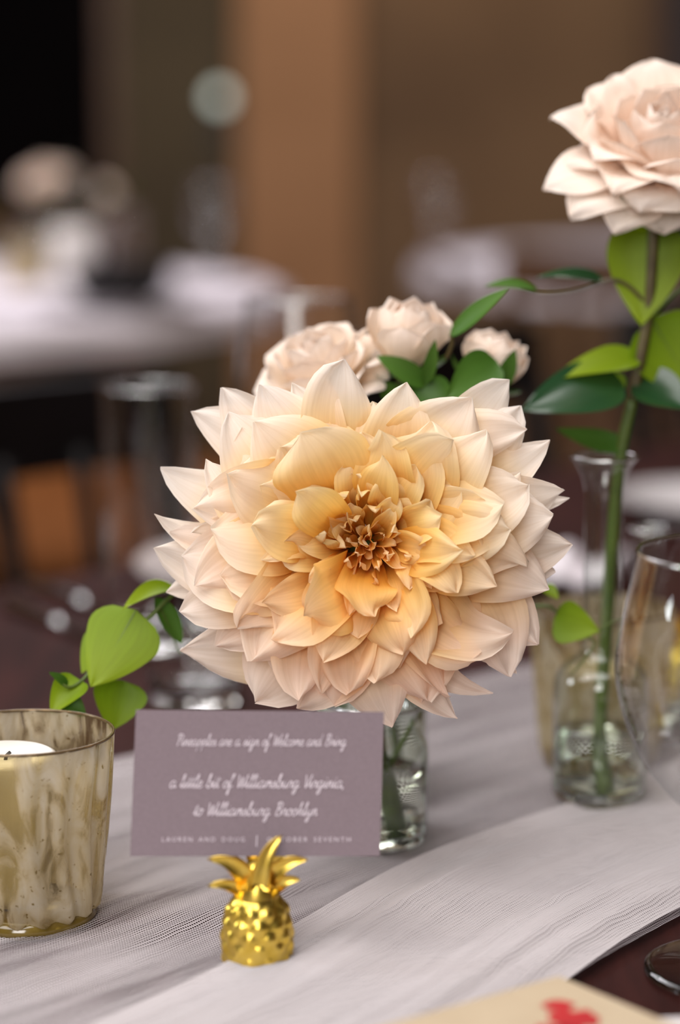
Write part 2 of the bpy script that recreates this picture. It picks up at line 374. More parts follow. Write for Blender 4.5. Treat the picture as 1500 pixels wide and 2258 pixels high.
# ------------------------------------------------------------------ the room
def struct(name, vf, mat, parent=None, smooth=False):
    o = mesh_obj(name, vf, mat, parent, smooth)
    if parent is None: o['kind'] = 'structure'
    return o
struct('floor', box((0, 3.5, -0.03), (9, 11, 0.06)), M['floor'])
struct('ceiling', box((0, 3.5, 3.33), (9, 11, 0.06)), M['ceiling'])
struct('wall_back', box((0.3, 7.6, 1.65), (8, 0.12, 3.3)), M['wall'])
struct('wall_left', box((-3.2, 3.5, 1.65), (0.12, 11, 3.3)), M['wall'])
struct('wall_right', box((3.6, 3.5, 1.65), (0.12, 11, 3.3)), M['wall'])
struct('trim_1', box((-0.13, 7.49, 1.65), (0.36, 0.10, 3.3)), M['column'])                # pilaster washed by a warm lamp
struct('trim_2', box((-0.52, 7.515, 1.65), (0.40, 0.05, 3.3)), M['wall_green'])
d1 = struct('door_1', box((-1.00, 7.50, 1.25), (0.58, 0.05, 2.5)), M['curtain'])
mesh_obj('door_frame', join(box((-1.31, 7.50, 1.27), (0.04, 0.08, 2.54)), box((-0.70, 7.50, 1.27), (0.04, 0.08, 2.54)), box((-1.005, 7.50, 2.56), (0.65, 0.08, 0.05))), M['brown_wood'], d1, False)
d2 = struct('door_2', box((1.42, 7.50, 1.2), (0.86, 0.05, 2.4)), M['door'])
mesh_obj('door_frame', join(box((0.97, 7.50, 1.22), (0.05, 0.08, 2.44)), box((1.87, 7.50, 1.22), (0.05, 0.08, 2.44)), box((1.42, 7.50, 2.45), (0.95, 0.08, 0.06))), M['brown_wood'], d2, False)
mesh_obj('door_handle', tube([(1.06, 7.45, 1.05), (1.06, 7.43, 1.05), (1.14, 7.43, 1.05)], 0.009), M['bronze'], d2)
b = P(484, 215, 7.36)
t = thing('wall_lamp', (b[0], 7.49, b[2]-0.08), 'small wall lamp with one lit greenish white globe on olive wall', 'lamp')
mesh_obj('bulb', lathe([(0.0005, -0.026), (0.014, -0.022), (0.025, -0.008), (0.026, 0.006), (0.016, 0.022), (0.0005, 0.027)], b, 20), M['bulb'], t)
mesh_obj('arm', tube([(b[0], 7.485, b[2]-0.10), (b[0], 7.40, b[2]-0.09), (b[0], 7.36, b[2]-0.03)], 0.007), M['bronze'], t)
mesh_obj('backplate', box((b[0], 7.482, b[2]-0.09), (0.07, 0.014, 0.13)), M['bronze'], t, False)

# ------------------------------------------------------------------ our table
E = V(0.6, 0.8, 0); NN = V(-0.8, 0.6, 0); O0 = V(0.0825, 0.805, ZT)
def Tp(s, n, h=0.0): return O0+E*s+NN*n+V(0, 0, h)
RT_ = np.stack([E, NN, V(0, 0, 1)], axis=1)
tc_ = Tp(0.75, 0.165)
t = thing('dining_table', (tc_[0], tc_[1], 0), 'long dark wooden dining table laid with a white gauze runner', 'table')
mesh_obj('tabletop', box(Tp(0.75, 0.165, -0.02), (2.9, 1.01, 0.04), RT_), M['table'], t, False)
for s in (-0.6, 2.1):
    for n in (-0.26, 0.59):
        p = Tp(s, n); mesh_obj('leg', box((p[0], p[1], 0.35), (0.07, 0.07, 0.70), RT_), M['table'], t, False)
mesh_obj('apron', join(box(Tp(0.75, -0.26, -0.085), (2.7, 0.025, 0.09), RT_), box(Tp(0.75, 0.59, -0.085), (2.7, 0.025, 0.09), RT_)), M['table'], t, False)

# table runner: a wrinkled gauze sheet, with its front third folded back over itself
def fnoise(x, y, seed):
    r = np.random.default_rng(seed); z = 0
    for k in range(7):
        a, bq, ph = r.normal(0, 1), r.normal(0, 1), r.uniform(0, 6.28); f = 1.6**k
        z += math.sin(f*(a*x*0.55+bq*y)+ph)/f
    return z
def sheet(s0, s1, n0, n1, ns, nn_, hf):
    vs, al, ac = [], [], []
    for s in np.linspace(s0, s1, ns):
        for n in np.linspace(n0, n1, nn_):
            dn, h = hf(s, n); vs.append(Tp(s, n+dn, h)); al.append(s); ac.append(n)
    return (np.array(vs), grid_faces(ns, nn_)), {'along': al, 'across': ac}
def edge_wob(s): return 0.006*math.sin(9*s+1)+0.004*math.sin(23*s)
def h_low(s, n):
    k = fnoise(s*9, n*70, 5)
    e = 0.32-n
    rise = 0.0025*math.exp(-(e/0.02)**2)
    nf = max(0.20, 0.324-0.18*(s-0.121))
    return edge_wob(s)*0.6+n*(nf/0.325-1), 0.0012+0.0015*(1+math.tanh(k*1.4))+rise
t = thing('table_runner', Tp(0.6, 0.16), 'white open weave gauze runner with pleats along the dark table', 'table runner')
vf, at = sheet(-0.55, 2.0, 0.0, 0.325, 260, 120, h_low)
mesh_obj('runner_cloth', vf, M['runner'], t, attrs=at)
def h_top(s, n):
    k = fnoise(s*7, n*60, 9); q = n/0.097
    lip = 0.0040*math.exp(-((1-q)/0.07)**2)+0.0065*math.exp(-((q-0.72)/0.2)**2)*(0.6+0.4*math.sin(11*s+1))+0.004*math.exp(-((q-0.33)/0.12)**2)*(0.5+0.5*math.sin(7*s))
    return edge_wob(s)+0.012*math.sin(3.1*s+0.6)*q, 0.0046+0.0024*(1+math.tanh(k*1.3))+lip
vf, at = sheet(-0.50, 2.0, -0.003, 0.097, 260, 60, h_top)
mesh_obj('folded_layer', vf, M['runner2'], t, attrs=at)

# ------------------------------------------------------------------ glassware makers
def g_obj(name, prof, base, mat, parent, n=56, rib=None): return mesh_obj(name, lathe(prof, base, n, rib), mat, parent)
def profsm(pts, k=6): return [tuple(p) for p in crom([V(*p) for p in pts], k)]
def goblet(base, rf, hs, pb, label, group=None, mat='glass'):
    t = thing('wine_glass', base, label, 'glass', group)
    g_obj('foot', profsm([(0.0004, 0.0016), (rf*0.5, 0.0012), (rf*0.96, 0.0010), (rf, 0.002), (rf*0.95, 0.0032), (rf*0.45, 0.0048), (0.009, 0.0085), (0.0052, 0.014)]), base, M['solid'], t)
    g_obj('stem', profsm([(0.0051, 0.0140), (0.0040, 0.022), (0.0036, hs*0.6), (0.0045, hs-0.006), (0.009, hs)]), base, M['solid'], t, 24)
    g_obj('bowl', profsm([(0.0005, hs+0.001), (0.010, hs+0.001)]+pb), base, M[mat], t, 64)
    r, z = pb[-1]
    g_obj('rim', [(r+0.0007*math.cos(a), z+0.0007*math.sin(a)) for a in np.linspace(0, 2*PI, 9)], base, M['steel_rim'], t, 64)
    return t
M['steel_rim'] = glass_mat('glass_rim', (0.9, 0.92, 0.92), (0.6, 0.62, 0.62), 0.45, 0.05)

# ------------------------------------------------------------------ mercury votives
def votive(base, R0, R1, H, nrib, label, group, cx=(0, 0), candle_h=0.058, rc=0.019):
    base = V(*base); t = thing('votive_holder', base, label, 'candle holder', group)
    def rib(r, z, a):
        q = min(1, max(0, (z-0.004)/H)); amp = 0.0016*(1-0.75*q**3)
        tw = a+0.25*math.sin(2.5*q)
        return r+amp*math.cos(nrib*tw)
    pr = [(R0-0.004, 0.004), (R0-0.001, 0.007), (R0, 0.012)]+[(R0+(R1-R0)*q**0.9, 0.012+(H-0.012)*q) for q in np.linspace(0.06, 1, 14)]
    mesh_obj('glass_cup', lathe(pr, base, 144, rib), M['mercury'], t)
    g_obj('rim', [(R1+0.0006*math.cos(a), H+0.0006*math.sin(a)) for a in np.linspace(0, 2*PI, 9)], base, M['rim_gold'], t, 96)
    mesh_obj('foot', lathe([(0.0005, 0.0), (R0*0.8, 0.0), (R0-0.002, 0.001), (R0-0.0008, 0.004), (R0-0.004, 0.0075), (0.0005, 0.0075)], base, 96), M['amber'], t)
    cb = base+V(cx[0], cx[1], 0.0078)
    c = thing('votive_candle', cb, 'short white candle in '+label.split(' with')[0], 'candle')
    mesh_obj('wax', lathe([(0.0005, 0.0005), (rc*0.82, 0.0005), (rc*0.84, 0.004), (rc, candle_h-0.012), (rc, candle_h-0.0105), (rc*0.9, candle_h-0.0095), (0.0005, candle_h-0.0125)], cb, 40), M['wax'], c)
    mesh_obj('cup', lathe([(rc*0.84, 0.0003), (rc*0.865, 0.004), (rc*1.03, candle_h-0.0125), (rc*1.05, candle_h-0.011), (rc*1.04, candle_h-0.0105)], cb, 40), M['glass'], c)
    mesh_obj('wick', tube([cb+V(0, 0, candle_h-0.0135), cb+V(0.0005, 0, candle_h-0.0110), cb+V(0.0020, 0, candle_h-0.0095)], 0.0007), M['wick'], c)
    return t
M['rim_gold'] = pbr('worn_gilt_rim', lin(120, 98, 66), lin(82, 66, 44), 0.25, 0.4, scale=300)
b = T(60, 2030)
votive(b, 0.0275, 0.0338, 0.0735, 16, 'speckled mercury glass votive holder with ribbed sides beside the mauve card', 'mercury votives', cx=(-0.0075, 0.004), candle_h=0.0665)
b = T(1322, 1690)
votive(b, 0.0270, 0.0334, 0.076, 16, 'speckled mercury glass votive holder behind the clear bud vases', 'mercury votives', candle_h=0.05)

# ------------------------------------------------------------------ pineapple card holder and card
def pineapple(base, label, group, yaw=0.0, sc=1.0):
    base = V(*base); t = thing('pineapple_card_holder', base, label, 'card holder', group)
    H = 0.0265*sc; n = 60; prof = []; cs, sn = math.cos(yaw), math.sin(yaw)
    def W(x, y, z): return base+V(x*cs-y*sn, x*sn+y*cs, z)*sc
    vs = []; rows = 44
    for i in range(rows):
        q = i/(rows-1); z = 0.0265*q
        r = 0.0098+0.0022*math.sin(min(1, q*1.25)*PI)**0.8*(1 if q < 0.8 else 1)
        r = np.interp(q, [0, 0.04, 0.15, 0.4, 0.65, 0.85, 0.96, 1.0], [0.0078, 0.0098, 0.0108, 0.0114, 0.0108, 0.0094, 0.0080, 0.0074])
        for j in range(n):
            a = 2*PI*j/n
            k = abs(math.sin(5*a+q*9.5))*abs(math.sin(5*a-q*9.5))
            bump = (k**0.55)*0.0014*min(1, q*6)*min(1, (1-q)*8)
            vs.append(W((r+bump)*math.cos(a), (r+bump)*math.sin(a)*0.8, z))
    vf = cap((np.array(vs), grid_faces(rows, n, True)), n)
    mesh_obj('fruit_body', vf, M['gold'], t)
    mesh_obj('crown_base', lathe([(r_*sc, z_*sc) for r_, z_ in [(0.0074, 0.0), (0.0072, 0.002), (0.0064, 0.005), (0.0050, 0.009), (0.0030, 0.0115), (0.0004, 0.0122)]], base+V(0, 0, 0.0262*sc), 32), M['gold'], t)
    def lf(x0, z0, x1, z1, x2, z2, y0, y2, wd, th=0.9, tw=0.0):
        p0, p1, p2 = W(x0, y0, z0), W(x1, (y0+y2)/2-0.0012, z1), W(x2, y2, z2)
        pv = petal(p0, p1, p2, W(0.2, 0.0, 1.0)-W(0, 0, 0) if abs(x2-x0) > abs(z2-z0) else W(1, 0, 0.2)-W(0, 0, 0), V(0, -1, 0.3), wd*sc, lambda u: (1-0.45*u)*(1-u**2.2)**0.7, th, th*0.7, 12, 9, twist=tw)
        v, f = pv[0], pv[1]; back = v+V(0, 0.0013*sc, 0)-0.0
        m = len(v); fs = list(f)+[tuple(i+m for i in q[::-1]) for q in f]
        rim = [j for j in range(9)]+[i*9+8 for i in range(1, 12)]+[11*9+j for j in range(7, -1, -1)]+[i*9 for i in range(10, 0, -1)]
        fs += [(rim[i], rim[(i+1) % len(rim)], rim[(i+1) % len(rim)]+m, rim[i]+m) for i in range(len(rim))]
        mesh_obj('crown_leaf', (np.concatenate([v, back]), fs), M['gold'], t)
    lf(0.000, 0.030, 0.0010, 0.043, 0.0080, 0.0478, -0.0062, -0.0048, 0.0042, 0.9)       # front leaf, hooked to the right
    lf(-0.0035, 0.0310, -0.0065, 0.0412, -0.0168, 0.0408, -0.004, -0.005, 0.0042, 0.8)
    lf(0.0035, 0.0305, 0.0070, 0.0412, 0.0165, 0.0396, -0.004, -0.006, 0.0040, 0.9)
    lf(-0.0045, 0.0280, -0.0090, 0.0335, -0.0168, 0.0315, -0.003, -0.005, 0.0032, 0.9)
    lf(0.0045, 0.0280, 0.0085, 0.0340, 0.0140, 0.0325, -0.003, -0.005, 0.0032, 0.9)
    lf(0.001, 0.034, -0.002, 0.041, -0.004, 0.0445, 0.0035, 0.0052, 0.0030, 0.6)
    lf(-0.003, 0.033, -0.007, 0.038, -0.011, 0.0395, 0.003, 0.006, 0.0026, 0.6)
    lf(0.003, 0.033, 0.007, 0.038, 0.011, 0.039, 0.003, 0.006, 0.0026, 0.6)
    return t
pb = T(568, 2160); pb[2] += 0.0035
pineapple(pb, 'small gold metal pineapple place card holder gripping the mauve card', 'gold pineapple holders', yaw=0.12, sc=1.05)
pb2 = T(1508, 1556); pb2[2] += 0.004
pineapple(pb2, 'small gold metal pineapple holder beyond the wine glass', 'gold pineapple holders', yaw=0.4)
yc = pb[1]+0.0005
cor = [P(287, 1888, yc), P(838, 1888, yc+0.002), P(847, 1570, yc+0.010), P(300, 1565, yc+0.008)]
cx_ = unit(cor[1]-cor[0]); cy_ = unit(cor[3]-cor[0]); cn = unit(np.cross(cx_, cy_))
card = thing('place_card', (cor[0]+cor[1])/2, 'mauve place card with white script lettering standing in gold pineapple', 'card')
mesh_obj('card_stock', hull_box(cor, 0.0004, cn), M['card'], card, False)
GL = {
 'a': (1.2, [[(.9,.85),(.5,1),(.1,.6),(.15,.1),(.5,0),(.85,.5),(.95,.95),(.9,.4),(1,.02),(1.25,.25)]]),
 'b': (1.05, [[(0,.2),(.35,1.2),(.5,2),(.3,1.9),(.2,.8),(.25,.1),(.55,0),(.85,.4),(.75,.9),(.4,.85)], [(.75,.85),(1.1,.8)]]),
 'c': (.95, [[(.8,.8),(.5,1),(.1,.55),(.2,.1),(.6,0),(1,.3)]]),
 'd': (1.2, [[(.85,.85),(.5,1),(.1,.6),(.15,.1),(.5,0),(.85,.6),(1.05,2),(.9,.5),(1,.02),(1.25,.25)]]),
 'e': (.9, [[(0,.3),(.5,.5),(.7,.85),(.4,1),(.12,.6),(.2,.1),(.55,0),(.95,.3)]]),
 'f': (.75, [[(0,.2),(.4,1.2),(.7,1.95),(.5,2),(.35,1.2),(.2,0),(.05,-.9),(.25,-.9),(.35,0),(.8,.3)]]),
 'g': (1.2, [[(.9,.85),(.5,1),(.1,.6),(.2,.1),(.5,.05),(.85,.6),(.95,.95),(.8,0),(.6,-.85),(.25,-.8),(.5,-.3),(1.25,.25)]]),
 'i': (.65, [[(0,.2),(.3,1),(.25,.3),(.4,0),(.7,.25)], [(.35,1.4),(.4,1.5)]]),
 'k': (1.0, [[(0,.2),(.4,1.4),(.5,2),(.3,1.6),(.2,0),(.25,.5),(.7,1),(.65,.6),(.35,.5),(.7,.1),(1.05,.2)]]),
 'l': (.62, [[(0,.2),(.4,1.3),(.5,2),(.3,1.7),(.25,.3),(.4,0),(.7,.25)]]),
 'm': (1.3, [[(0,.2),(.2,1),(.15,0),(.3,.7),(.55,1),(.6,.6),(.55,0),(.7,.7),(.95,1),(1,.5),(1.05,.05),(1.35,.25)]]),
 'n': (1.0, [[(0,.2),(.2,1),(.15,0),(.35,.7),(.6,1),(.7,.6),(.75,.05),(1.05,.25)]]),
 'o': (1.0, [[(.5,1),(.1,.6),(.2,.1),(.5,0),(.8,.4),(.75,.9),(.5,1),(.7,.8),(1.1,.85)]]),
 'p': (1.05, [[(0,.2),(.3,1),(.2,0),(.1,-.9),(.2,0),(.4,.8),(.75,1),(.9,.5),(.6,.02),(.3,.1)], [(.6,.02),(1.1,.25)]]),
 'r': (.85, [[(0,.2),(.25,1.05),(.35,.85),(.65,.9),(.6,.4),(.65,.05),(.95,.25)]]),
 's': (.8, [[(0,.2),(.45,1),(.5,.6),(.6,.2),(.4,0),(.1,.1)], [(.5,.03),(.9,.25)]]),
 't': (.65, [[(0,.2),(.35,1.2),(.4,1.6),(.3,.5),(.4,.02),(.7,.25)], [(.05,1.2),(.75,1.25)]]),
 'u': (1.15, [[(0,.2),(.2,1),(.15,.3),(.4,0),(.7,.5),(.8,1),(.75,.3),(.9,0),(1.2,.25)]]),
 'y': (1.05, [[(0,.2),(.2,1),(.2,.4),(.45,.1),(.75,.5),(.85,1),(.7,0),(.5,-.85),(.2,-.8),(.45,-.3),(1.1,.25)]]),
 'P': (1.2, [[(.3,0),(.45,1),(.6,2)], [(.1,1.6),(.5,2),(1.1,1.9),(1.2,1.4),(.8,1),(.45,.95)]]),
 'W': (1.6, [[(.1,1.9),(.3,.9),(.4,0),(.7,.8),(.9,1.6),(1,.6),(1.1,0),(1.5,1),(1.75,2)]]),
 'B': (1.4, [[(.3,0),(.45,1),(.6,2)], [(.2,1.7),(.6,2),(1.1,1.85),(1.05,1.3),(.5,1.05),(1.1,.8),(1.15,.2),(.7,0),(.3,.05)]]),
 'V': (1.1, [[(.1,1.9),(.35,1),(.5,0),(.9,1),(1.2,2)]]), ',': (.4, [[(.2,.1),(.1,-.3)]]), ' ': (.75, [])}
Wc = np.linalg.norm(cor[1]-cor[0]); Hc = np.linalg.norm(cor[3]-cor[0])
def cardpt(fx, fy): return cor[0]+cx_*(fx*Wc)+cy_*(fy*Hc)+cn*0.00018
def script(txt, fx0, fx1, fy, xh, wt):
    adv = sum(GL[c][0] for c in txt); parts = []; x = 0; sx = (fx1-fx0)/adv
    for c in txt:
        for st in GL[c][1]:
            pts = crom([V(p[0], p[1], 0) for p in st], 4)
            pts3 = [cardpt(fx0+(x+q[0]+0.28*q[1])*sx, fy+q[1]*xh) for q in pts]
            vs = []
            for i, p in enumerate(pts3):
                tt = unit(pts3[min(i+1, len(pts3)-1)]-pts3[max(i-1, 0)]); s = np.cross(cn, tt)
                vs += [p-s*wt, p+s*wt]
            parts.append((np.array(vs), grid_faces(len(pts3), 2)))
        x += GL[c][0]
    mesh_obj('lettering', join(*parts), M['ink'], card, False)
script('Pineapples are a sign of Welcome and Bring', 0.165, 0.845, 0.755, 0.040, 0.00015)
script('a little bit of Williamsburg Virginia,', 0.145, 0.845, 0.468, 0.046, 0.00018)
script('to Williamsburg Brooklyn', 0.245, 0.740, 0.278, 0.046, 0.00018)
def caps(txt, fx0, fx1, fy, h):
    cu = bpy.data.curves.new('caps', 'FONT'); cu.body = txt; cu.space_character = 1.45; cu.space_word = 1.6; cu.size = 1; cu.resolution_u = 2
    ob = bpy.data.objects.new('caps', cu); COL.objects.link(ob); bpy.context.view_layer.update()
    me = bpy.data.meshes.new_from_object(ob); bpy.data.objects.remove(ob); bpy.data.curves.remove(cu)
    v = np.array([tuple(q.co) for q in me.vertices]); f = [tuple(p.vertices) for p in me.polygons]; bpy.data.meshes.remove(me)
    v[:, 0] -= v[:, 0].min(); v[:, 0] /= v[:, 0].max(); v[:, 1] /= 0.70
    vs = np.array([cardpt(fx0+(fx1-fx0)*a, fy+bq*h) for a, bq, _ in v])
    mesh_obj('lettering', (vs, f), M['ink'], card, False)
caps('LAUREN AND DOUG', 0.125, 0.455, 0.100, 0.032)
caps('|', 0.502, 0.506, 0.085, 0.060)
caps('OCTOBER SEVENTH', 0.545, 0.880, 0.100, 0.032)
# ------------------------------------------------------------------ the dahlia
FC = P(812, 1196, 0.885); NF = unit(CAM-FC); XF = unit(np.cross(V(0, 0, 1), NF)); YF = np.cross(NF, XF)
PXM = np.linalg.norm(CAM-FC)*math.cos(math.atan(60/F))/F          # metres for one photo pixel at the bloom
dj = T(828, 1874); dj[2] = ZT+0.0045
dahlia = thing('dahlia', dj+V(0, 0, 0.006), 'large cream and peach dahlia bloom standing in a small glass jar', 'flower')
def LP(x, y, z): return FC+XF*x+YF*y+NF*z
def tipdepth(R): return float(np.interp(R, [0, .010, .018, .030, .045, .060, .072, .085], [-.007, -.003, .001, .003, .001, -.005, -.013, -.024]))
def basedepth(R): return float(np.interp(R, [0, .02, .04, .06, .085], [-.016, -.021, -.029, -.036, -.042]))
NPET = [0]
def dpetal(x, y, wd, th=0.5, rb=0.30, curl=0.2, wav=0.05, tw=0.0, dz=0.0, kind='dahlia', tone=0.2, tipup=0.0, arch=0.0, th0=None):
    """tip at x, y metres from the bloom's axis"""
    R = math.hypot(x, y); a = math.atan2(y, x)
    zt = tipdepth(R)+dz; zb = basedepth(R)+dz*0.6; r0 = min(rb*R, 0.020)
    aj = a+random.uniform(-.22, .22)
    p0 = LP(r0*math.cos(aj), r0*math.sin(aj), zb); p2 = LP(x, y, zt)
    rc = r0+(R-r0)*0.42; zc = max(zb+(zt-zb)*0.9, zt)+0.10*R+arch
    lat = random.gauss(0, 1)*(0.20 if y < 0 else 0.09)*(R-r0)
    p1 = LP(rc*math.cos(aj)-math.sin(a)*lat, rc*math.sin(aj)+math.cos(a)*lat, zc)
    if R < 0.021 and random.random() < 0.6:          # incurved, furled petals of the heart
        p1 = LP(R*1.25*math.cos(aj), R*1.25*math.sin(aj), zt-0.001); p2 = LP(x*0.85, y*0.85, zt+0.0045); th = random.uniform(1.2, 2.1)
    if th0 is None: th0 = th*random.uniform(0.9, 1.3); th = th*random.uniform(-0.35, 1.0) if R > 0.021 else th
    side = XF*(-math.sin(a))+YF*math.cos(a)
    v, f, uu, vv = petal(p0, p1, p2, side, NF*1.0-(XF*math.cos(a)+YF*math.sin(a))*0.3, wd/2, dahlia_acum if random.random() < (0.6 if R > .06 else 0.4) else dahlia_prof, th0, th, 18, 13, curl, wav, random.uniform(0, 6.28), tw, tipup, random.uniform(.10, .30) if R > .045 else random.uniform(.12, .38), random.uniform(.02, .05))
    s_ = min(1, max(0, (0.074-R)/0.046)); inner = s_*s_*(3-2*s_)
    o = mesh_obj('petal', (v, f), M['dahlia'], dahlia, attrs={'pu': uu, 'pv': vv, 'tone': [tone]*len(uu), 'inner': [inner]*len(uu)})
    NPET[0] += 1; return o
def pk(ang):    # low petals are pinker, partly own tint, partly shade put into the colour
    s = math.sin(ang); return min(1, max(0, 0.18-0.62*s+random.uniform(-.12, .12)))
random.seed(5)
# outline petals whose tips are read off the photograph: tip x, tip y, width, extra depth, curl of tip
OUT = [(755,788,150,0,0),(708,820,80,-.004,.004),(570,842,170,-.002,0),(480,845,165,-.004,0),(409,898,150,-.006,0),(341,1040,135,-.004,.004),(333,1148,95,-.004,.007),
       (372,1166,90,-.008,.004),(339,1206,120,-.006,.006),(396,1357,130,0,.003),(386,1440,185,-.006,0),(470,1430,150,-.004,0),(560,1555,185,-.004,0),(655,1568,150,-.002,0),(740,1560,150,-.002,0),
       (868,1605,170,.001,0),(1008,1592,110,-.002,.002),(1072,1546,70,-.006,.010),(1122,1494,140,-.002,.002),(1146,1470,60,-.008,.006),(1195,1425,170,-.006,0),(1216,1300,160,0,0),
       (1272,1198,150,-.006,0),(1266,1100,70,-.012,.003),(1253,1076,150,-.004,0),(1222,972,130,-.006,.003),(1168,940,110,-.004,0),(1130,826,120,-.004,0),(1155,885,110,-.008,0),(1040,892,80,-.010,0),
       (965,915,120,-.008,-.003),(896,840,150,-.001,0),(822,880,90,-.012,0),(640,838,110,-.008,0),(1235,1258,120,-.012,0),(350,1310,110,-.014,0),(930,1560,120,-.006,0),(610,1500,120,-.004,0)]
for (px, py, wp, dz, tu) in OUT:
    x, y = (px-812)*PXM, (1196-py)*PXM; a = math.atan2(y, x)
    dpetal(x, y, wp*PXM*1.22, random.uniform(.25, .75), 0.25, random.uniform(.0, .3), random.uniform(.05, .14), random.uniform(-.5, .5), dz, 'dahlia', pk(a)*0.8, tu)
# second set read off the photograph
MID = [(500,905,190,.004),(560,930,170,.006),(668,957,170,.010),(845,955,110,.008),(850,1010,80,.010),(985,965,130,.008),(1075,950,130,.006),(505,1050,150,.004),(430,1120,170,.004),
       (450,1010,120,.002),(1165,1070,140,.006),(1105,1125,120,.010),(1120,1165,110,.012),(1092,1290,105,.008),(1004,1306,75,.012),(920,1395,95,.010),(820,1358,105,.012),(672,1340,130,.012),(558,1158,105,.010),
       (662,1085,90,.018),(400,1230,170,.002),(430,1290,150,.004),(600,1410,150,.008),(560,1460,170,.004),(715,1455,110,.008),(940,1462,80,.010),(835,1500,110,.004),(770,1530,120,.002),(1130,1400,140,.006),
       (1165,1245,130,.006),(1060,1440,120,.004),(985,1540,100,.000),(660,1540,110,.002),(1010,1210,90,.014),(1045,1225,90,.010),(470,1180,150,.004),(520,1380,140,.004),(890,1440,90,.008)]
for (px, py, wp, dz) in MID:
    x, y = (px-812)*PXM, (1196-py)*PXM; a = math.atan2(y, x); R = math.hypot(x, y)
    dpetal(x, y, wp*PXM*1.36, random.uniform(.40, 1.0), 0.30, random.uniform(.1, .5), random.uniform(.06, .18), random.uniform(-.8, .8), dz*0.6, 'dahlia' if R > 0.050 else 'dahlia_mid', pk(a), random.uniform(-.001, .004))
# the rest in rings
RINGS = [(.067, 6, .034, .35, 'dahlia'), (.058, 5, .033, .45, 'dahlia'), (.050, 6, .031, .6, 'dahlia'), (.043, 9, .025, .7, 'dahlia_mid'), (.036, 11, .019, .9, 'dahlia_mid'), (.029, 12, .0155, 1.1, 'dahlia_mid'),
         (.0225, 12, .0125, 1.3, 'dahlia_mid'), (.0165, 11, .0105, 1.45, 'dahlia_core'), (.011, 10, .0080, 1.7, 'dahlia_core'), (.0068, 7, .0065, 1.8, 'dahlia_core'), (.003, 5, .005, 1.9, 'dahlia_core')]
for k, (R, n, wd, th, kind) in enumerate(RINGS):
    for i in range(n):
        a = 2*PI*(i+0.5*(k % 2)+random.uniform(-.32, .32))/n; r = R*random.uniform(.90, 1.09)
        tw_ = .8 if R > .024 else 1.3
        strap = math.sin(a) < -.15 and .012 < R < .045
        dpetal(r*math.cos(a)*1.06, r*math.sin(a)*0.94, wd*random.uniform(.85, 1.25)*(.72 if strap else 1), th*random.uniform(.45, 1.2), 0.34, random.uniform(.1, .45), random.uniform(.05, .16), random.uniform(-tw_, tw_), random.uniform(-.006, .001) if R > .03 else random.uniform(-.004, .004), kind, pk(a)*(1 if R > .02 else 1.0)+(0.12 if R < .012 else 0), random.uniform(-.002, .004))
q = lambda h, dx=0, dy=0: dj+V(dx, dy, h)
mesh_obj('stem', tube([q(0.006, 0.006, 0.004), q(0.05, 0.0, -0.004), LP(0.0, -0.02, -0.062), LP(0, 0, -0.038)], 0.0032, 0.0042, 10), M['stem'], dahlia)
mesh_obj('calyx', lathe([(0.003, -0.012), (0.010, -0.006), (0.016, 0.002), (0.014, 0.008), (0.0005, 0.010)], LP(0, -0.004, -0.046), 20), M['stem'], dahlia)

# small jar the dahlia stands in
def jar(name, base, R, H, water, label, cat='vase', group=None, neck=0.8):
    t = thing(name, base, label, cat, group)
    g_obj('glass_wall', profsm([(0.0005, 0.0038), (R*0.9, 0.0038), (R, 0.008), (R, H*0.35), (R, H*0.70), (R*neck, H*0.84), (R*neck, H*0.93), (R*(neck+0.12), H)], 5), base, M['glass_green'], t)
    mesh_obj('base', lathe([(0.0005, 0.0), (R*0.9, 0.0), (R*0.98, 0.002), (R*0.97, 0.006), (R*0.85, 0.0036), (0.0005, 0.0030)], base, 48), M['solid'], t)
    if water: mesh_obj('water', lathe([(0.0005, 0.0040), (R*0.88, 0.0042), (R*0.97, 0.009), (R*0.972, water), (0.0005, water-0.0003)], base, 48), M['water'], t)
    g_obj('lip', [(R*(neck+0.12)+0.0009*math.cos(a), H+0.0009*math.sin(a)) for a in np.linspace(0, 2*PI, 9)], base, M['steel_rim'], t)
    return t
jar('glass_jar', dj, 0.0215, 0.058, 0.030, 'small clear glass jar with water under the dahlia')

# ------------------------------------------------------------------ leaves
def leaf(parent, b, t, wd, prof, mat, ref, bend=0.0, fold=0.5, tone=0.2, tw=0.0, curl=0.0, wav=0.03, name='leaf'):
    b, t = np.asarray(b, float), np.asarray(t, float); ref = unit(np.asarray(ref, float)); d = t-b
    side = unit(np.cross(d, ref)); nn = unit(np.cross(side, d)); nn = nn if np.dot(nn, ref) > 0 else -nn
    p1 = (b+t)/2+nn*bend*np.linalg.norm(d)
    v, f, uu, vv = petal(b, p1, t, side, ref, wd/2, prof, fold, fold, 16, 11, curl, wav, random.uniform(0, 6), tw)
    o = mesh_obj(name, (v, f), M[mat], parent, attrs={'pu': uu, 'pv': vv, 'tone': [tone]*len(uu)})
    mid = v.reshape(16, 11, 3)[:, 5]; ofs = np.asarray(ref)*0.0002
    mesh_obj('midrib', tube([mid[i]-ofs*1.5 for i in (0, 4, 8, 12, 14)], wd*0.014, wd*0.004, 6, 3), M['stem'], o)
    return o
TOC = V(0, -1, 0.35)
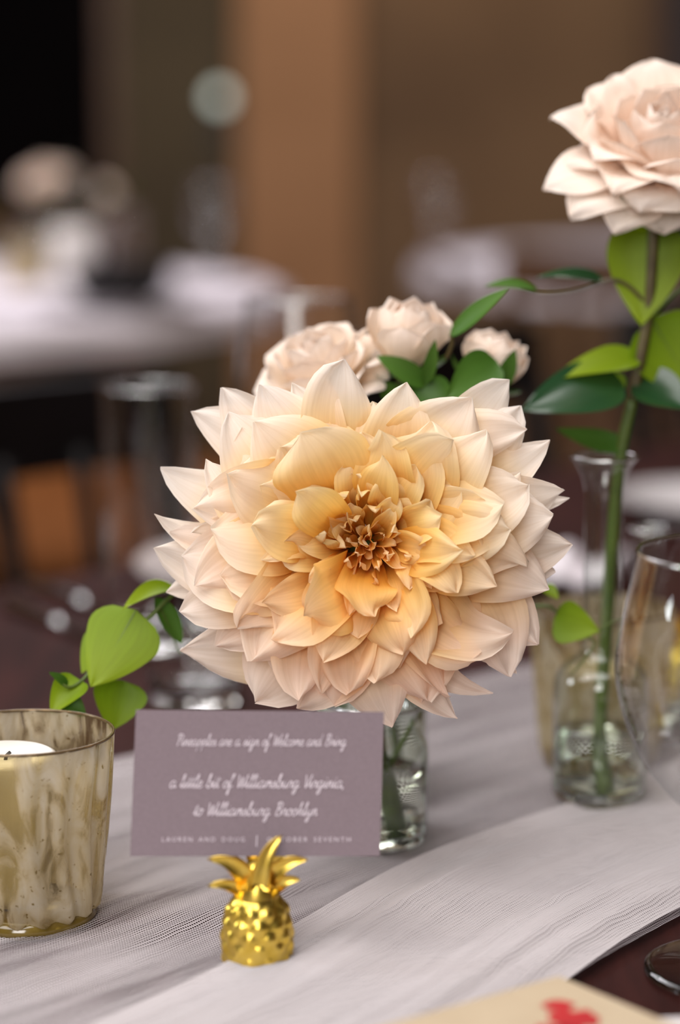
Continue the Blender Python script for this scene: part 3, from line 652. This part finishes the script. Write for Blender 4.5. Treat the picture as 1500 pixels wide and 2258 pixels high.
# trailing vine to the left of the dahlia
random.seed(3)
y0 = 0.955
vine = thing('vine_sprig', q(0.045, -0.006, 0), 'bright green heart leaved vine sprig hanging out left of the dahlia', 'vine')
VP = [q(0.03, -0.006, 0.004), P(700, 1480, 0.97), P(520, 1380, 0.97), P(405, 1312, 0.955), P(372, 1320, 0.95), P(330, 1362, 0.945), P(280, 1400, 0.94), P(215, 1455, 0.935), P(185, 1497, 0.93), P(150, 1515, 0.925), P(112, 1484, 0.925)]
mesh_obj('stem', tube(VP, 0.0011, 0.0006, 7), M['stem'], vine)
leaf(vine, P(300, 1345, 0.938), P(200, 1515, 0.925), 0.0315, heart_prof, 'leaf_bright', V(-.2, -1, .3), -.06, -.25, .1, 0.1)
leaf(vine, P(240, 1395, 0.945), P(180, 1485, 0.94), 0.017, heart_prof, 'leaf_bright', V(-.8, -1, .2), .05, .4, .5)
leaf(vine, P(395, 1302, 0.957), P(270, 1345, 0.93), 0.012, leaf_prof, 'leaf_bright', V(0, -.5, 1), .22, .7, .2)
leaf(vine, P(342, 1318, 0.95), P(400, 1420, 0.955), 0.010, lance_prof, 'leaf_mid', V(.6, -1, .2), .05, .9, .3)
leaf(vine, P(270, 1500, 0.94), P(245, 1610, 0.935), 0.023, heart_prof, 'leaf_bright', V(.25, -1, .2), .08, .5, .9)
leaf(vine, P(178, 1500, 0.93), P(112, 1575, 0.92), 0.016, heart_prof, 'leaf_bright', V(-.3, -1, .5), .15, .8, .3)
leaf(vine, P(135, 1540, 0.925), P(190, 1580, 0.925), 0.010, leaf_prof, 'leaf_mid', V(0, -1, .6), .1, .6, .8)
leaf(vine, P(150, 1510, 0.927), P(108, 1482, 0.92), 0.004, lance_prof, 'leaf_mid', V(0, -1, .6), .1, .6, .8)
mesh_obj('tendril', tube([P(350, 1335, 0.95), P(372, 1380, 0.952), P(392, 1432, 0.955), P(400, 1440, 0.955)], 0.0005, 0.0003, 6), M['stem'], vine)
# sprig to the right
sp = thing('vine_sprig', q(0.045, 0.006, 0), 'small vine sprig with one broad leaf and thin tendrils right of the dahlia', 'vine')
mesh_obj('stem', tube([q(0.03, 0.006, 0.004), P(1000, 1440, 0.985), P(1150, 1350, 0.985), P(1205, 1336, 0.98), P(1228, 1350, 0.978)], 0.0010, 0.0007, 7), M['stem'], sp)
leaf(sp, P(1222, 1365, 0.978), P(1322, 1392, 0.97), 0.0185, heart_prof, 'leaf_bright', V(.1, -1, .2), .05, .4, .6)
leaf(sp, P(1200, 1292, 0.98), P(1232, 1322, 0.975), 0.006, leaf_prof, 'leaf_bright', V(.3, -1, .4), .1, .6, .4)
mesh_obj('tendril', tube([P(1290, 1402, 0.975), P(1312, 1418, 0.975), P(1290, 1452, 0.975), P(1258, 1490, 0.98)], 0.0006, 0.0003, 6), M['stem'], sp)
mesh_obj('tendril', tube([P(1322, 1390, 0.972), P(1350, 1372, 0.97), P(1378, 1362, 0.97)], 0.0004, 0.0002, 6), M['stem'], sp)

# ------------------------------------------------------------------ roses
def rose_petals(parent, c, ax, R, mat, rings, seed, pnt=0.0):
    random.seed(seed); ax = unit(np.asarray(ax, float)); x = unit(np.cross(V(0.1, 1, 0), ax)); y = np.cross(ax, x)
    for (rho, h, n, wd, th, rc, hc, curl, jit) in rings:
        a0 = random.uniform(0, 6.28)
        for i in range(n):
            a = a0+2*PI*(i+random.uniform(-jit, jit))/n; rad = x*math.cos(a)+y*math.sin(a); side = -x*math.sin(a)+y*math.cos(a)
            k = random.uniform(.92, 1.08); dh = random.uniform(-.06, .06)
            p0 = c+rad*(0.10*R)-ax*(0.62*R); p1 = c+rad*(rc*R)+ax*(hc*R); p2 = c+rad*(rho*R*k)+ax*((h+dh)*R)
            v, f, uu, vv = petal(p0, p1, p2, side, ax*0.6-rad, wd*R*random.uniform(.92, 1.1)/2, rose_prof, th, th, 13, 11, curl*random.uniform(.6, 1.3), random.uniform(.02, .05), random.uniform(0, 6), random.uniform(-.12, .12), -pnt*R*random.uniform(.3, 1))
            mesh_obj('petal', (v, f), M[mat], parent, attrs={'pu': uu, 'pv': vv, 'tone': [random.uniform(0, .5)]*len(uu)})
OPEN = [(.04, .52, 3, .42, 2.0, .22, .1, 0, .2), (.16, .56, 4, .62, 1.6, .34, .1, .1, .2), (.34, .56, 5, .80, 1.3, .52, .12, .35, .2), (.56, .50, 5, .95, 1.05, .68, .10, .55, .2),
        (.78, .34, 6, 1.0, .85, .80, .0, .75, .2), (.98, .08, 6, 1.0, .7, .84, -.1, .9, .22), (1.06, -.22, 6, .95, .6, .80, -.20, .9, .25)]
BUD = [(.02, .70, 3, .5, 2.1, .30, .1, 0, .2), (.14, .74, 3, .75, 1.7, .46, .1, .1, .2), (.32, .74, 4, .95, 1.4, .66, .1, .25, .2), (.52, .68, 4, 1.1, 1.15, .82, .06, .4, .2), (.72, .52, 5, 1.15, .95, .92, -.04, .6, .2)]
def sepals(parent, c, ax, R, n=5):
    ax = unit(np.asarray(ax, float)); x = unit(np.cross(V(0.1, 1, 0), ax)); y = np.cross(ax, x)
    mesh_obj('hip', tube([c-ax*(R*1.0), c-ax*(R*0.75), c-ax*(R*0.55)], R*0.10, R*0.24, 10, 4), M['stem'], parent)
    for i in range(n):
        a = 2*PI*i/n+0.4; rad = x*math.cos(a)+y*math.sin(a); side = -x*math.sin(a)+y*math.cos(a)
        v, f, uu, vv = petal(c-ax*(R*0.66)+rad*(R*.12), c-ax*(R*.60)+rad*(R*.75), c-ax*(R*random.uniform(.2, .75))+rad*(R*.95), side, ax, R*.16, lance_prof, .4, .4, 8, 5)
        mesh_obj('sepal', (v, f), M['leaf_mid'], parent, attrs={'pu': uu, 'pv': vv, 'tone': [.2]*len(uu)})

# tall bud vase with the garden rose
def bud_vase(base, H, Rb, Rn, Rl, hb, water, label, group=None):
    t = thing('bud_vase', base, label, 'vase', group)
    g_obj('glass_wall', profsm([(0.0005, 0.0045), (Rb*0.92, 0.0045), (Rb, 0.009), (Rb, hb*0.5), (Rb, hb*0.86), (Rb*0.86, hb), (Rn*1.12, hb*1.12), (Rn, hb*1.3), (Rn, H*0.78), (Rn*1.04, H*0.92), (Rl, H)], 6), base, M['glass_green'], t)
    mesh_obj('base', lathe([(0.0005, 0.0), (Rb*0.92, 0.0), (Rb*0.99, 0.002), (Rb*0.97, 0.007), (Rb*0.8, 0.0042), (0.0005, 0.0036)], base, 48), M['solid'], t)
    if water: mesh_obj('water', lathe([(0.0005, 0.0048), (Rb*0.90, 0.0050), (Rb*0.975, 0.010), (Rb*0.978, water), (0.0005, water-0.0003)], base, 48), M['water'], t)
    g_obj('lip', [(Rl+0.0008*math.cos(a), H+0.0008*math.sin(a)) for a in np.linspace(0, 2*PI, 9)], base, M['steel_rim'], t)
    return t
bv = T(1320, 1795); bv[2] = ZT+0.0075
yb = bv[1]
lipc = P(1358, 1008, yb); 
bud_vase(bv, lipc[2]-bv[2], 0.0203, 0.0083, 0.0138, 0.058, 0.030, 'tall clear glass bud vase with flared lip holding the single garden rose', 'clear bud vases')
bv2 = T(1420, 1640); bv2[2] = ZT+0.004
bud_vase(bv2, 0.102, 0.0200, 0.0065, 0.0095, 0.050, 0.016, 'shorter empty clear glass bud vase beside the wine glass', 'clear bud vases')
def B(px, py, dy=0): return P(px, py, yb+dy)
rose = thing('garden_rose', bv+V(0, 0, 0.006), 'blush garden rose with long leafy stem in the tall bud vase', 'flower')
RS = [bv+V(0.002, -0.002, 0.006), B(1322, 1640), B(1335, 1420), B(1350, 1200), B(1368, 1010), B(1395, 880), B(1415, 780), B(1430, 690), B(1440, 560), B(1443, 480)]
mesh_obj('stem', tube(RS[:6], 0.0030, 0.0026, 10), M['stem'], rose)
mesh_obj('stem', tube(RS[5:], 0.0026, 0.0021, 10), M['stem_dark'], rose)
rc = B(1462, 318); rax = V(-0.05, -0.55, 0.84)
rose_petals(rose, rc, rax, 0.0345, 'rose', OPEN[:5], 21, 0.04)
def rose_pt(u): return (0.35+0.65*math.sin(min(u/0.6, 1)*PI/2))*(1-max(0, (u-0.6)/0.4)**1.5)**0.85
# outer petals with their pointed tips where the photograph shows them: tip x, y, depth, width
for (px, py, dy, wp) in [(1442,122,.020,190),(1352,158,.018,150),(1298,186,.014,150),(1216,242,.006,170),(1238,352,-.004,130),(1196,404,-.010,150),(1252,466,-.016,170),(1352,508,-.020,150),(1420,455,-.030,210),(1472,518,-.016,190),(1560,440,-.02,180),(1640,330,0,200),(1600,210,.012,180),(1530,140,.018,160),(1350,410,-.030,170),(1500,400,-.034,210),(1310,330,-.02,190)]:
    p2 = B(px, py, dy); p0 = rc-unit(rax)*0.018; dirv = p2-p0
    out = unit(dirv-unit(rax)*np.dot(dirv, unit(rax))); p1 = p0+out*0.024+unit(rax)*(0.012+0.5*np.dot(dirv, unit(rax)))
    v, f, uu, vv = petal(p0, p1, p2, np.cross(unit(rax), out), unit(rax)-out*.4, wp*0.000195/2*1.12, rose_pt, .75, .45, 18, 13, random.uniform(.2, .7), random.uniform(.04, .10), random.uniform(0, 6), random.uniform(-.3, .3), -0.004, random.uniform(.08, .22))
    mesh_obj('petal', (v, f), M['rose'], rose, attrs={'pu': uu, 'pv': vv, 'tone': [random.uniform(0, .4)]*len(uu)})
sepals(rose, rc, V(0, -.1, 1), 0.0335)
random.seed(8)
leaf(rose, B(1432, 480, .006), B(1415, 718, -.004), 0.034, leaf_prof, 'leaf_bright', V(-.15, -1, .15), -.05, .3, .2)
leaf(rose, B(1425, 500, -.004), B(1378, 475, -.012), 0.008, leaf_prof, 'leaf_bright', V(0, -1, .3), .1, .3, .1)
leaf(rose, B(1436, 700, .004), B(1545, 880, .0), 0.036, leaf_prof, 'leaf_bright', V(.1, -1, .2), -.05, .3, .7)
leaf(rose, B(1412, 790, .0), B(1215, 838, -.01), 0.017, heart_prof, 'leaf_bright', V(0, -.7, .9), .12, .5, .0)
leaf(rose, B(1375, 845, -.006), B(1150, 905, -.02), 0.027, leaf_prof, 'leaf_dark', V(.1, -.8, .75), .10, .35, .1)
leaf(rose, B(1385, 985, .0), B(1225, 945, -.008), 0.011, leaf_prof, 'leaf_mid', V(0, -1, .6), -.12, .5, .2)
leaf(rose, B(1400, 840, .0), B(1530, 905, -.012), 0.022, leaf_prof, 'leaf_dark', V(.1, -.8, .7), .10, .4, .3)
leaf(rose, B(1455, 560, .012), B(1540, 470, .01), 0.026, leaf_prof, 'leaf_dark', V(0, -1, .1), .05, .3, .2)
leaf(rose, B(1360, 820, .01), B(1345, 890, .004), 0.010, leaf_prof, 'leaf_bright', V(0, -1, .1), .05, .3, .5)
leaf(rose, B(1335, 625, .002), B(1180, 612, .0), 0.014, leaf_prof, 'leaf_dark', V(0, -.35, 1), .10, .7, .2)
leaf(rose, B(1185, 640, .0), B(1068, 632, -.004), 0.0085, lance_prof, 'leaf_mid', V(0, -.5, 1), .14, .5, .4)
mesh_obj('stem', tube([B(1425, 670), B(1385, 630), B(1345, 618), B(1270, 640), B(1190, 645), B(1120, 625)], 0.0010, 0.0006, 7), M['stem_dark'], rose)
mesh_obj('stem', tube([B(1436, 700), B(1470, 665), B(1510, 630)], 0.0011, 0.0008, 7), M['stem'], rose)

# spray roses behind the dahlia
ys = 1.0
jb = P(812, 1760, 1.045); jb = V(jb[0], 1.045, ZT+0.004)
jar('glass_jar', jb, 0.026, 0.095, 0.05, 'clear glass jar with water behind the dahlia holding the white roses', neck=0.85)
def spray(px, py, y, R, ax, rings, seed, label, foot):
    c = P(px, py, y); ax = unit(V(*ax)); bb = jb+V(foot[0], foot[1], 0.008)
    t = thing('white_rose', bb, label, 'flower', 'white roses behind the dahlia')
    rose_petals(t, c, ax, R, 'spray_rose', rings, seed, 0.03); sepals(t, c, ax, R)
    mesh_obj('stem', tube([bb, jb+V(foot[0]*.6, foot[1]*.6, 0.095), c-ax*R*1.8, c-ax*R*0.95], 0.0018, 0.0015, 8), M['stem'], t)
    return t
r1 = spray(703, 812, 1.0, 0.0262, (-0.35, -0.35, 0.86), OPEN, 31, 'open white rose leaning left behind the dahlia', (-.010, .0))
r2 = spray(898, 752, 1.0, 0.0212, (0.08, -0.25, 0.95), BUD, 32, 'cupped white rose standing highest of the roses behind the dahlia', (.002, .006))
r3 = spray(1085, 805, 1.012, 0.0185, (0.35, -0.25, 0.85), BUD, 33, 'small white rose half hidden by a dark leaf behind the dahlia', (.010, .002))
random.seed(9)
leaf(r2, P(945, 850, .99), P(830, 785, .985), 0.010, lance_prof, 'leaf_mid', V(.2, -1, .3), .1, .5, .2)
leaf(r2, P(935, 850, .985), P(960, 748, .98), 0.0065, lance_prof, 'leaf_mid', V(.3, -1, .1), .05, .6, .0)
leaf(r2, P(992, 742, .985), P(1122, 636, .975), 0.0085, lance_prof, 'leaf_mid', V(-.5, -1, .6), .08, .4, .0)
leaf(r3, P(1095, 795, .985), P(985, 880, .972), 0.0195, leaf_prof, 'leaf_mid', V(0, -1, .25), .06, .5, .3)
leaf(r2, P(925, 840, .99), P(985, 935, .985), 0.020, leaf_prof, 'leaf_mid', V(0, -1, .2), .06, .5, .9)
leaf(r3, P(1100, 860, .995), P(1136, 770, .99), 0.008, lance_prof, 'leaf_mid', V(.2, -1, .2), .05, .5, .6)
leaf(r3, P(1080, 850, 1.0), P(1040, 940, .992), 0.017, leaf_prof, 'leaf_mid', V(0, -1, .2), .06, .5, .9)
leaf(r2, P(900, 900, .995), P(830, 840, .99), 0.012, leaf_prof, 'leaf_mid', V(0, -1, .2), .06, .5, .7)
mesh_obj('stem', tube([P(985, 790, .988), P(997, 760, .986), P(994, 738, .985)], 0.0010, 0.0007, 7), M['stem_dark'], r2)
# ------------------------------------------------------------------ glasses on the table
wg = V(0.1435, 0.820, ZT+0.0005)
goblet(wg, 0.0350, 0.056, [(0.026, 0.064), (0.040, 0.082), (0.0475, 0.106), (0.0460, 0.126), (0.0425, 0.142), (0.0405, 0.152)], 'large clear wine glass standing on bare dark wood beside the runner')
gb = P(660, 1432, 1.38); gb[2] = ZT+0.0005
goblet(gb, 0.033, 0.09, [(0.022, 0.098), (0.031, 0.115), (0.0345, 0.14), (0.0335, 0.168), (0.031, 0.188), (0.030, 0.197)], 'tall clear wine glass standing behind the white roses')
def tumbler(name, base, R0, R1, H, label, facets=0):
    t = thing(name, base, label, 'glass')
    rib = (lambda r, z, a: r+0.0010*abs(math.sin(facets*a/2+z*60))*abs(math.sin(facets*a/2-z*60))*2) if facets else None
    g_obj('glass_wall', [(0.0005, 0.012), (R0*0.9, 0.012), (R0, 0.016)]+[(R0+(R1-R0)*k, 0.016+(H-0.016)*k) for k in np.linspace(.05, 1, 16)], base, M['glass'], t, 96, rib)
    mesh_obj('base', lathe([(0.0005, 0.0), (R0*0.92, 0.0), (R0, 0.003), (R0, 0.0155), (R0*0.93, 0.0115), (0.0005, 0.011)], base, 48 if not facets else 12), M['solid'], t, not facets)
    g_obj('rim', [(R1+0.0008*math.cos(a), H+0.0008*math.sin(a)) for a in np.linspace(0, 2*PI, 9)], base, M['steel_rim'], t)
    return t
tb = T(335, 1430); tb[2] = ZT+0.0005
tumbler('highball_glass', tb, 0.026, 0.0275, 0.150, 'tall straight clear highball glass standing left behind the dahlia')
tb = T(405, 1640); tb = T(430, 1560); tb[2] = ZT+0.0005
tumbler('cut_glass_tumbler', tb, 0.024, 0.028, 0.038, 'low faceted crystal dish glinting behind the mauve card', 14)

# ------------------------------------------------------------------ place settings across the table
def plate(c, R, label, group):
    return tag(mesh_obj('dinner_plate', lathe(profsm([(0.0005, 0.004), (R*0.55, 0.004), (R*0.66, 0.008), (R*0.8, 0.016), (R*0.98, 0.020), (R, 0.0205), (R*0.98, 0.0185), (R*0.8, 0.013), (R*0.6, 0.001), (R*0.56, 0.0), (0.0005, 0.0)], 5), c, 72), M['china'], base=c), label, 'plate', group)
def napkin(c, L_, W_, ang, label, group):
    vs = []; ns, nn_ = 26, 20; d = V(math.cos(ang), math.sin(ang), 0); e = V(-math.sin(ang), math.cos(ang), 0)
    for i in range(ns):
        for j in range(nn_):
            u = i/(ns-1)-.5; v = j/(nn_-1)-.5
            h = 0.006+0.016*math.cos(PI*v)*(0.6+0.4*math.sin(9*u+2*v))+0.003*math.sin(23*u+9*v)
            vs.append(c+d*(u*L_)+e*(v*W_*(0.75+0.25*math.cos(3*u)))+V(0, 0, h))
    o = mesh_obj('napkin', (np.array(vs), grid_faces(ns, nn_)), M['linen'], base=c)
    md = o.modifiers.new('thick', 'SOLIDIFY'); md.thickness = 0.003
    return tag(o, label, 'napkin', group)
def knife(a, b, label, name='table_knife'):
    a, b = np.asarray(a), np.asarray(b); d = unit(b-a); s = np.cross(d, V(0, 0, 1)); L_ = np.linalg.norm(b-a); up = V(0, 0, 1)
    t = thing(name, a, label, 'cutlery')
    mesh_obj('handle', tube([a+up*.004, a+d*L_*.25+up*.0045, a+d*L_*.5+up*.004], 0.0052, 0.0036, 10), M['steel'], t)
    prof = [(0.48, .004), (.55, .008), (.75, .0095), (.92, .0085), (1.0, .001)]
    vs = []
    for q_, w_ in prof: vs += [a+d*L_*q_-s*w_*.9+up*.0030, a+d*L_*q_+s*w_*.4+up*.0046, a+d*L_*q_+s*w_*.4+up*.0022]
    mesh_obj('blade', (np.array(vs), grid_faces(5, 3, True)), M['steel'], t)
    return t
pl1 = Tp(0.52, 0.50); plate(pl1, 0.125, 'white dinner plate across the table behind the highball glass', 'white dinner plates'); napkin(pl1+V(0.02, -0.01, 0.020), 0.20, 0.09, math.atan2(.6, -.8), 'white linen napkin on the plate behind the highball glass', 'white napkins')
pl2 = T(1570, 1150); plate(pl2, 0.075, 'small white side plate across the table beyond the bud vases', 'white dinner plates'); napkin(T(1268, 1292)+V(0, 0, 0.001), 0.075, 0.06, math.atan2(.6, -.8), 'small white linen napkin on the bare table beyond the bud vases', 'white napkins')
knife(T(20, 1345), T(262, 1440), 'polished steel table knife lying on bare wood left of the highball glass')
knife(T(60, 1300), T(330, 1388), 'polished steel butter knife lying next to the table knife', 'butter_knife')
# near plate with the cream packet
pc = T(1420, 2250, 0.02); npc = pc+V(0.02, -0.128, 0); npc[2] = ZT+0.0006
plate(npc, 0.128, 'white dinner plate at the near table edge under the cream card', 'white dinner plates')
k0 = T(1232, 2152, 0.026); e1 = V(-.80, -.60, 0); e2 = V(.60, -.80, 0)
mc = thing('printed_card', k0+e1*0.05+e2*0.06-V(0, 0, .0022), 'cream card with red floral print lying on the near white plate', 'card')
def kc(a, b_, h=0.0): return k0+e1*a+e2*b_+V(0, 0, h)
mesh_obj('card_stock', hull_box([kc(0, 0), kc(.105, 0), kc(.105, .12), kc(0, .12)], 0.0018, V(0, 0, 1)), M['cream'], mc, False)
def blob(cx, cy, r, n=14, seed=0):
    r_ = np.random.default_rng(seed); ps = [kc(cx, cy, .0003)]+[kc(cx+r*(0.7+.5*r_.random())*math.cos(2*PI*i/n), cy+r*(0.7+.5*r_.random())*math.sin(2*PI*i/n), .0003) for i in range(n)]
    return np.array(ps), [(0, i+1, (i+1) % n+1) for i in range(n)]
mesh_obj('red_print', join(blob(.018, .020, .0055, 12, 1), blob(.022, .032, .0085, 14, 2), blob(.036, .040, .010, 14, 3)), M['red'], mc, False)

# ------------------------------------------------------------------ chairs
def chair(name, loc, rz, mat, label, group):
    ORIGloc = V(0, 0, 0); t = thing(name, ORIGloc, label, 'chair', group); m = M[mat]
    mesh_obj('seat', hull_box([(-.21, -.20, .46), (.21, -.20, .46), (.19, .20, .46), (-.19, .20, .46)], 0.035, V(0, 0, 1)), m, t, False)
    for s in (-1, 1):
        mesh_obj('leg', tube([(s*.18, -.18, 0), (s*.18, -.17, .22), (s*.18, -.17, .44)], .016, .020, 10, 3), m, t)
        mesh_obj('leg', tube([(s*.17, .22, 0), (s*.175, .19, .25), (s*.18, .18, .45)], .016, .020, 10, 3), m, t)
        mesh_obj('back_post', tube([(s*.18, .18, .45), (s*.185, .20, .64), (s*.19, .235, .83)], .018, .014, 10, 4), m, t)
        mesh_obj('stretcher', tube([(s*.18, -.17, .2), (s*.175, .19, .2)], .010, .010, 8, 3), m, t)
    def rail(z, y, h):
        vs = []
        for i in range(11):
            x = -.19+.038*i; yy = y+.025*math.cos(PI*(i-5)/10)
            vs += [(x, yy, z-h/2), (x, yy, z+h/2), (x, yy+.018, z+h/2), (x, yy+.018, z-h/2)]
        return cap((np.array(vs), grid_faces(11, 4, True)), 4)
    mesh_obj('top_rail', rail(.80, .215, .075), m, t, False)
    mesh_obj('back_rail', rail(.56, .175, .035), m, t, False)
    for x in (-.09, 0, .09):
        mesh_obj('back_spindle', tube([(x, .195, .56), (x, .215, .68), (x, .232, .78)], .008, .008, 8, 3), m, t)
    t.location = loc; t.rotation_euler = (0, 0, rz)
    return t
ra = math.atan2(0.6, -0.8)-PI/2
LABC = ['black wooden spindle back chair at the dark table behind the highball glass', 'black wooden spindle back chair at the dark table behind the white roses', 'black wooden spindle back chair at the dark table beyond the garden rose']
for i, s in enumerate((0.66, 1.24, 1.82)):
    p = Tp(s, 0.70); chair('black_chair', (p[0], p[1], 0), ra, 'black_wood', LABC[i], 'black chairs along the dark table')

# ------------------------------------------------------------------ far tables
def far_table(c, R, label):
    t = thing('round_table', (c[0], c[1], 0), label, 'table')
    mesh_obj('tabletop', lathe([(0.0005, .72), (R, .72), (R, .748), (0.0005, .748)], (c[0], c[1], 0), 48), M['table2'], t, False)
    mesh_obj('pedestal', lathe(profsm([(.28, 0.0), (.28, .03), (.08, .07), (.05, .3), (.06, .6), (.18, .72)], 4), (c[0], c[1], 0), 24), M['table2'], t)
    n = 96; vs = []
    for r, z in [(0.0005, .7505), (R*.6, .7505), (R*.98, .7505), (R+.006, .745), (R+.010, .725), (R+.013, .705)]:
        for j in range(n):
            a = 2*PI*j/n; k = 0 if z > .74 else (0.7505-z)*0.14*math.sin(17*a); vs.append((c[0]+(r+k)*math.cos(a), c[1]+(r+k)*math.sin(a), z))
    cl = mesh_obj('tablecloth', (np.array(vs), grid_faces(6, n, True)), M['linen'], base=(c[0], c[1], .705))
    tag(cl, 'white linen cloth on the '+label, 'tablecloth')
FT1 = (-1.02, 4.20); FT2 = (1.12, 5.05)
far_table(FT1, 0.92, 'round brown table in front of the black curtained doorway')
far_table(FT2, 0.95, 'round brown table in front of the dark panelled door')
zc = 0.7515
def on1(px, py, y, tz=zc): 
    p = P(px, py, y); return V(p[0], y, tz)
def far_set(items): 
    for f in items: f()
votive(on1(50, 470, 4.1), 0.032, 0.040, 0.085, 16, 'gold votive holder with blush glow on the far white table', 'far table votives')
tumbler('water_glass', on1(175, 420, 4.25), 0.032, 0.036, 0.15, 'tall clear water glass on the far white table')
tumbler('water_glass', on1(265, 420, 4.35), 0.030, 0.034, 0.12, 'short clear water glass on the far white table')
goblet(on1(470, 560, 4.5), 0.034, 0.08, [(0.025, 0.09), (0.036, 0.11), (0.037, 0.14), (0.033, 0.17)], 'clear wine glass at the edge of the far white table')
def pillar(c, r, h, label):
    t = thing('pillar_candle', c, label, 'candle')
    mesh_obj('wax', lathe([(0.0005, 0), (r, 0), (r, h-.004), (r*.94, h), (r*.7, h-.003), (0.0005, h-.006)], c, 32), M['wax'], t)
    mesh_obj('wick', tube([c+V(0, 0, h-.007), c+V(0.001, 0, h+.006), c+V(.003, 0, h+.012)], .0012), M['wick'], t)
pillar(on1(160, 480, 4.05), 0.035, 0.11, 'thick ivory pillar candle among the glasses on the far white table')
def far_rose(src, loc, label, sc):
    c = copy_tree(src); c.location = tuple(loc); c.scale = (sc,)*3; c['label'] = label; c['group'] = 'roses on the far table'; c['category'] = 'flower'; return c
fj = on1(95, 480, 4.2); jar('glass_jar', fj, 0.045, 0.10, 0.0, 'wide clear glass jar of white roses on the far white table', neck=0.9)
for src, rz, rx, sc, dx in ((r1, 0.3, .10, 1.0, -.012), (r2, 1.4, .34, .95, .0), (r1, 2.9, -.35, 1.0, .012), (r3, 4.4, .5, 1.0, .0), (r2, 5.6, -.5, .95, -.005)):
    c = far_rose(src, fj+V(dx, 0, .008), 'white rose standing in the wide jar on the far white table', sc); c.rotation_euler = (rx, 0, rz)
plate(on1(265, 660, 3.75), 0.13, 'white plate under the black bowl on the far table', 'far table plates')
fb = on1(265, 640, 3.75)+V(0, 0, .0042)
tag(mesh_obj('black_bowl', lathe(profsm([(0.0005, 0.004), (.045, .006), (.072, .030), (.080, .062), (.077, .062), (.066, .028), (.035, .0), (0.0005, 0.0)], 5), fb, 48), M['black_wood'], base=fb), 'deep black bowl on a white plate on the far white table', 'bowl')
napkin(on1(60, 640, 3.9), 0.25, 0.14, 0.5, 'white folded napkin on the far white table near the candle', 'far table napkins')
napkin(on1(450, 600, 4.2), 0.22, 0.12, 1.0, 'white folded napkin on the far white table by the wine glass', 'far table napkins')
napkin(on1(1030, 560, 4.7), 0.16, 0.16, 0.9, 'white napkin folded high on the table before the dark door', 'far table napkins')
napkin(on1(1210, 560, 4.75), 0.14, 0.16, 0.4, 'second white napkin folded high on the table before the dark door', 'far table napkins')
goblet(on1(960, 540, 5.0), 0.034, 0.08, [(0.025, 0.09), (0.036, 0.11), (0.037, 0.14), (0.033, 0.17)], 'clear wine glass on the table before the dark door')
chair('brown_chair', (-0.62, 5.35, 0), 0.2, 'brown_wood', 'brown wooden spindle back chair tucked at the far table with the candle', 'brown chairs at the far tables')
chair('brown_chair', (0.55, 4.05, 0), PI-0.5, 'brown_wood', 'brown wooden spindle back chair at the table before the dark door', 'brown chairs at the far tables')
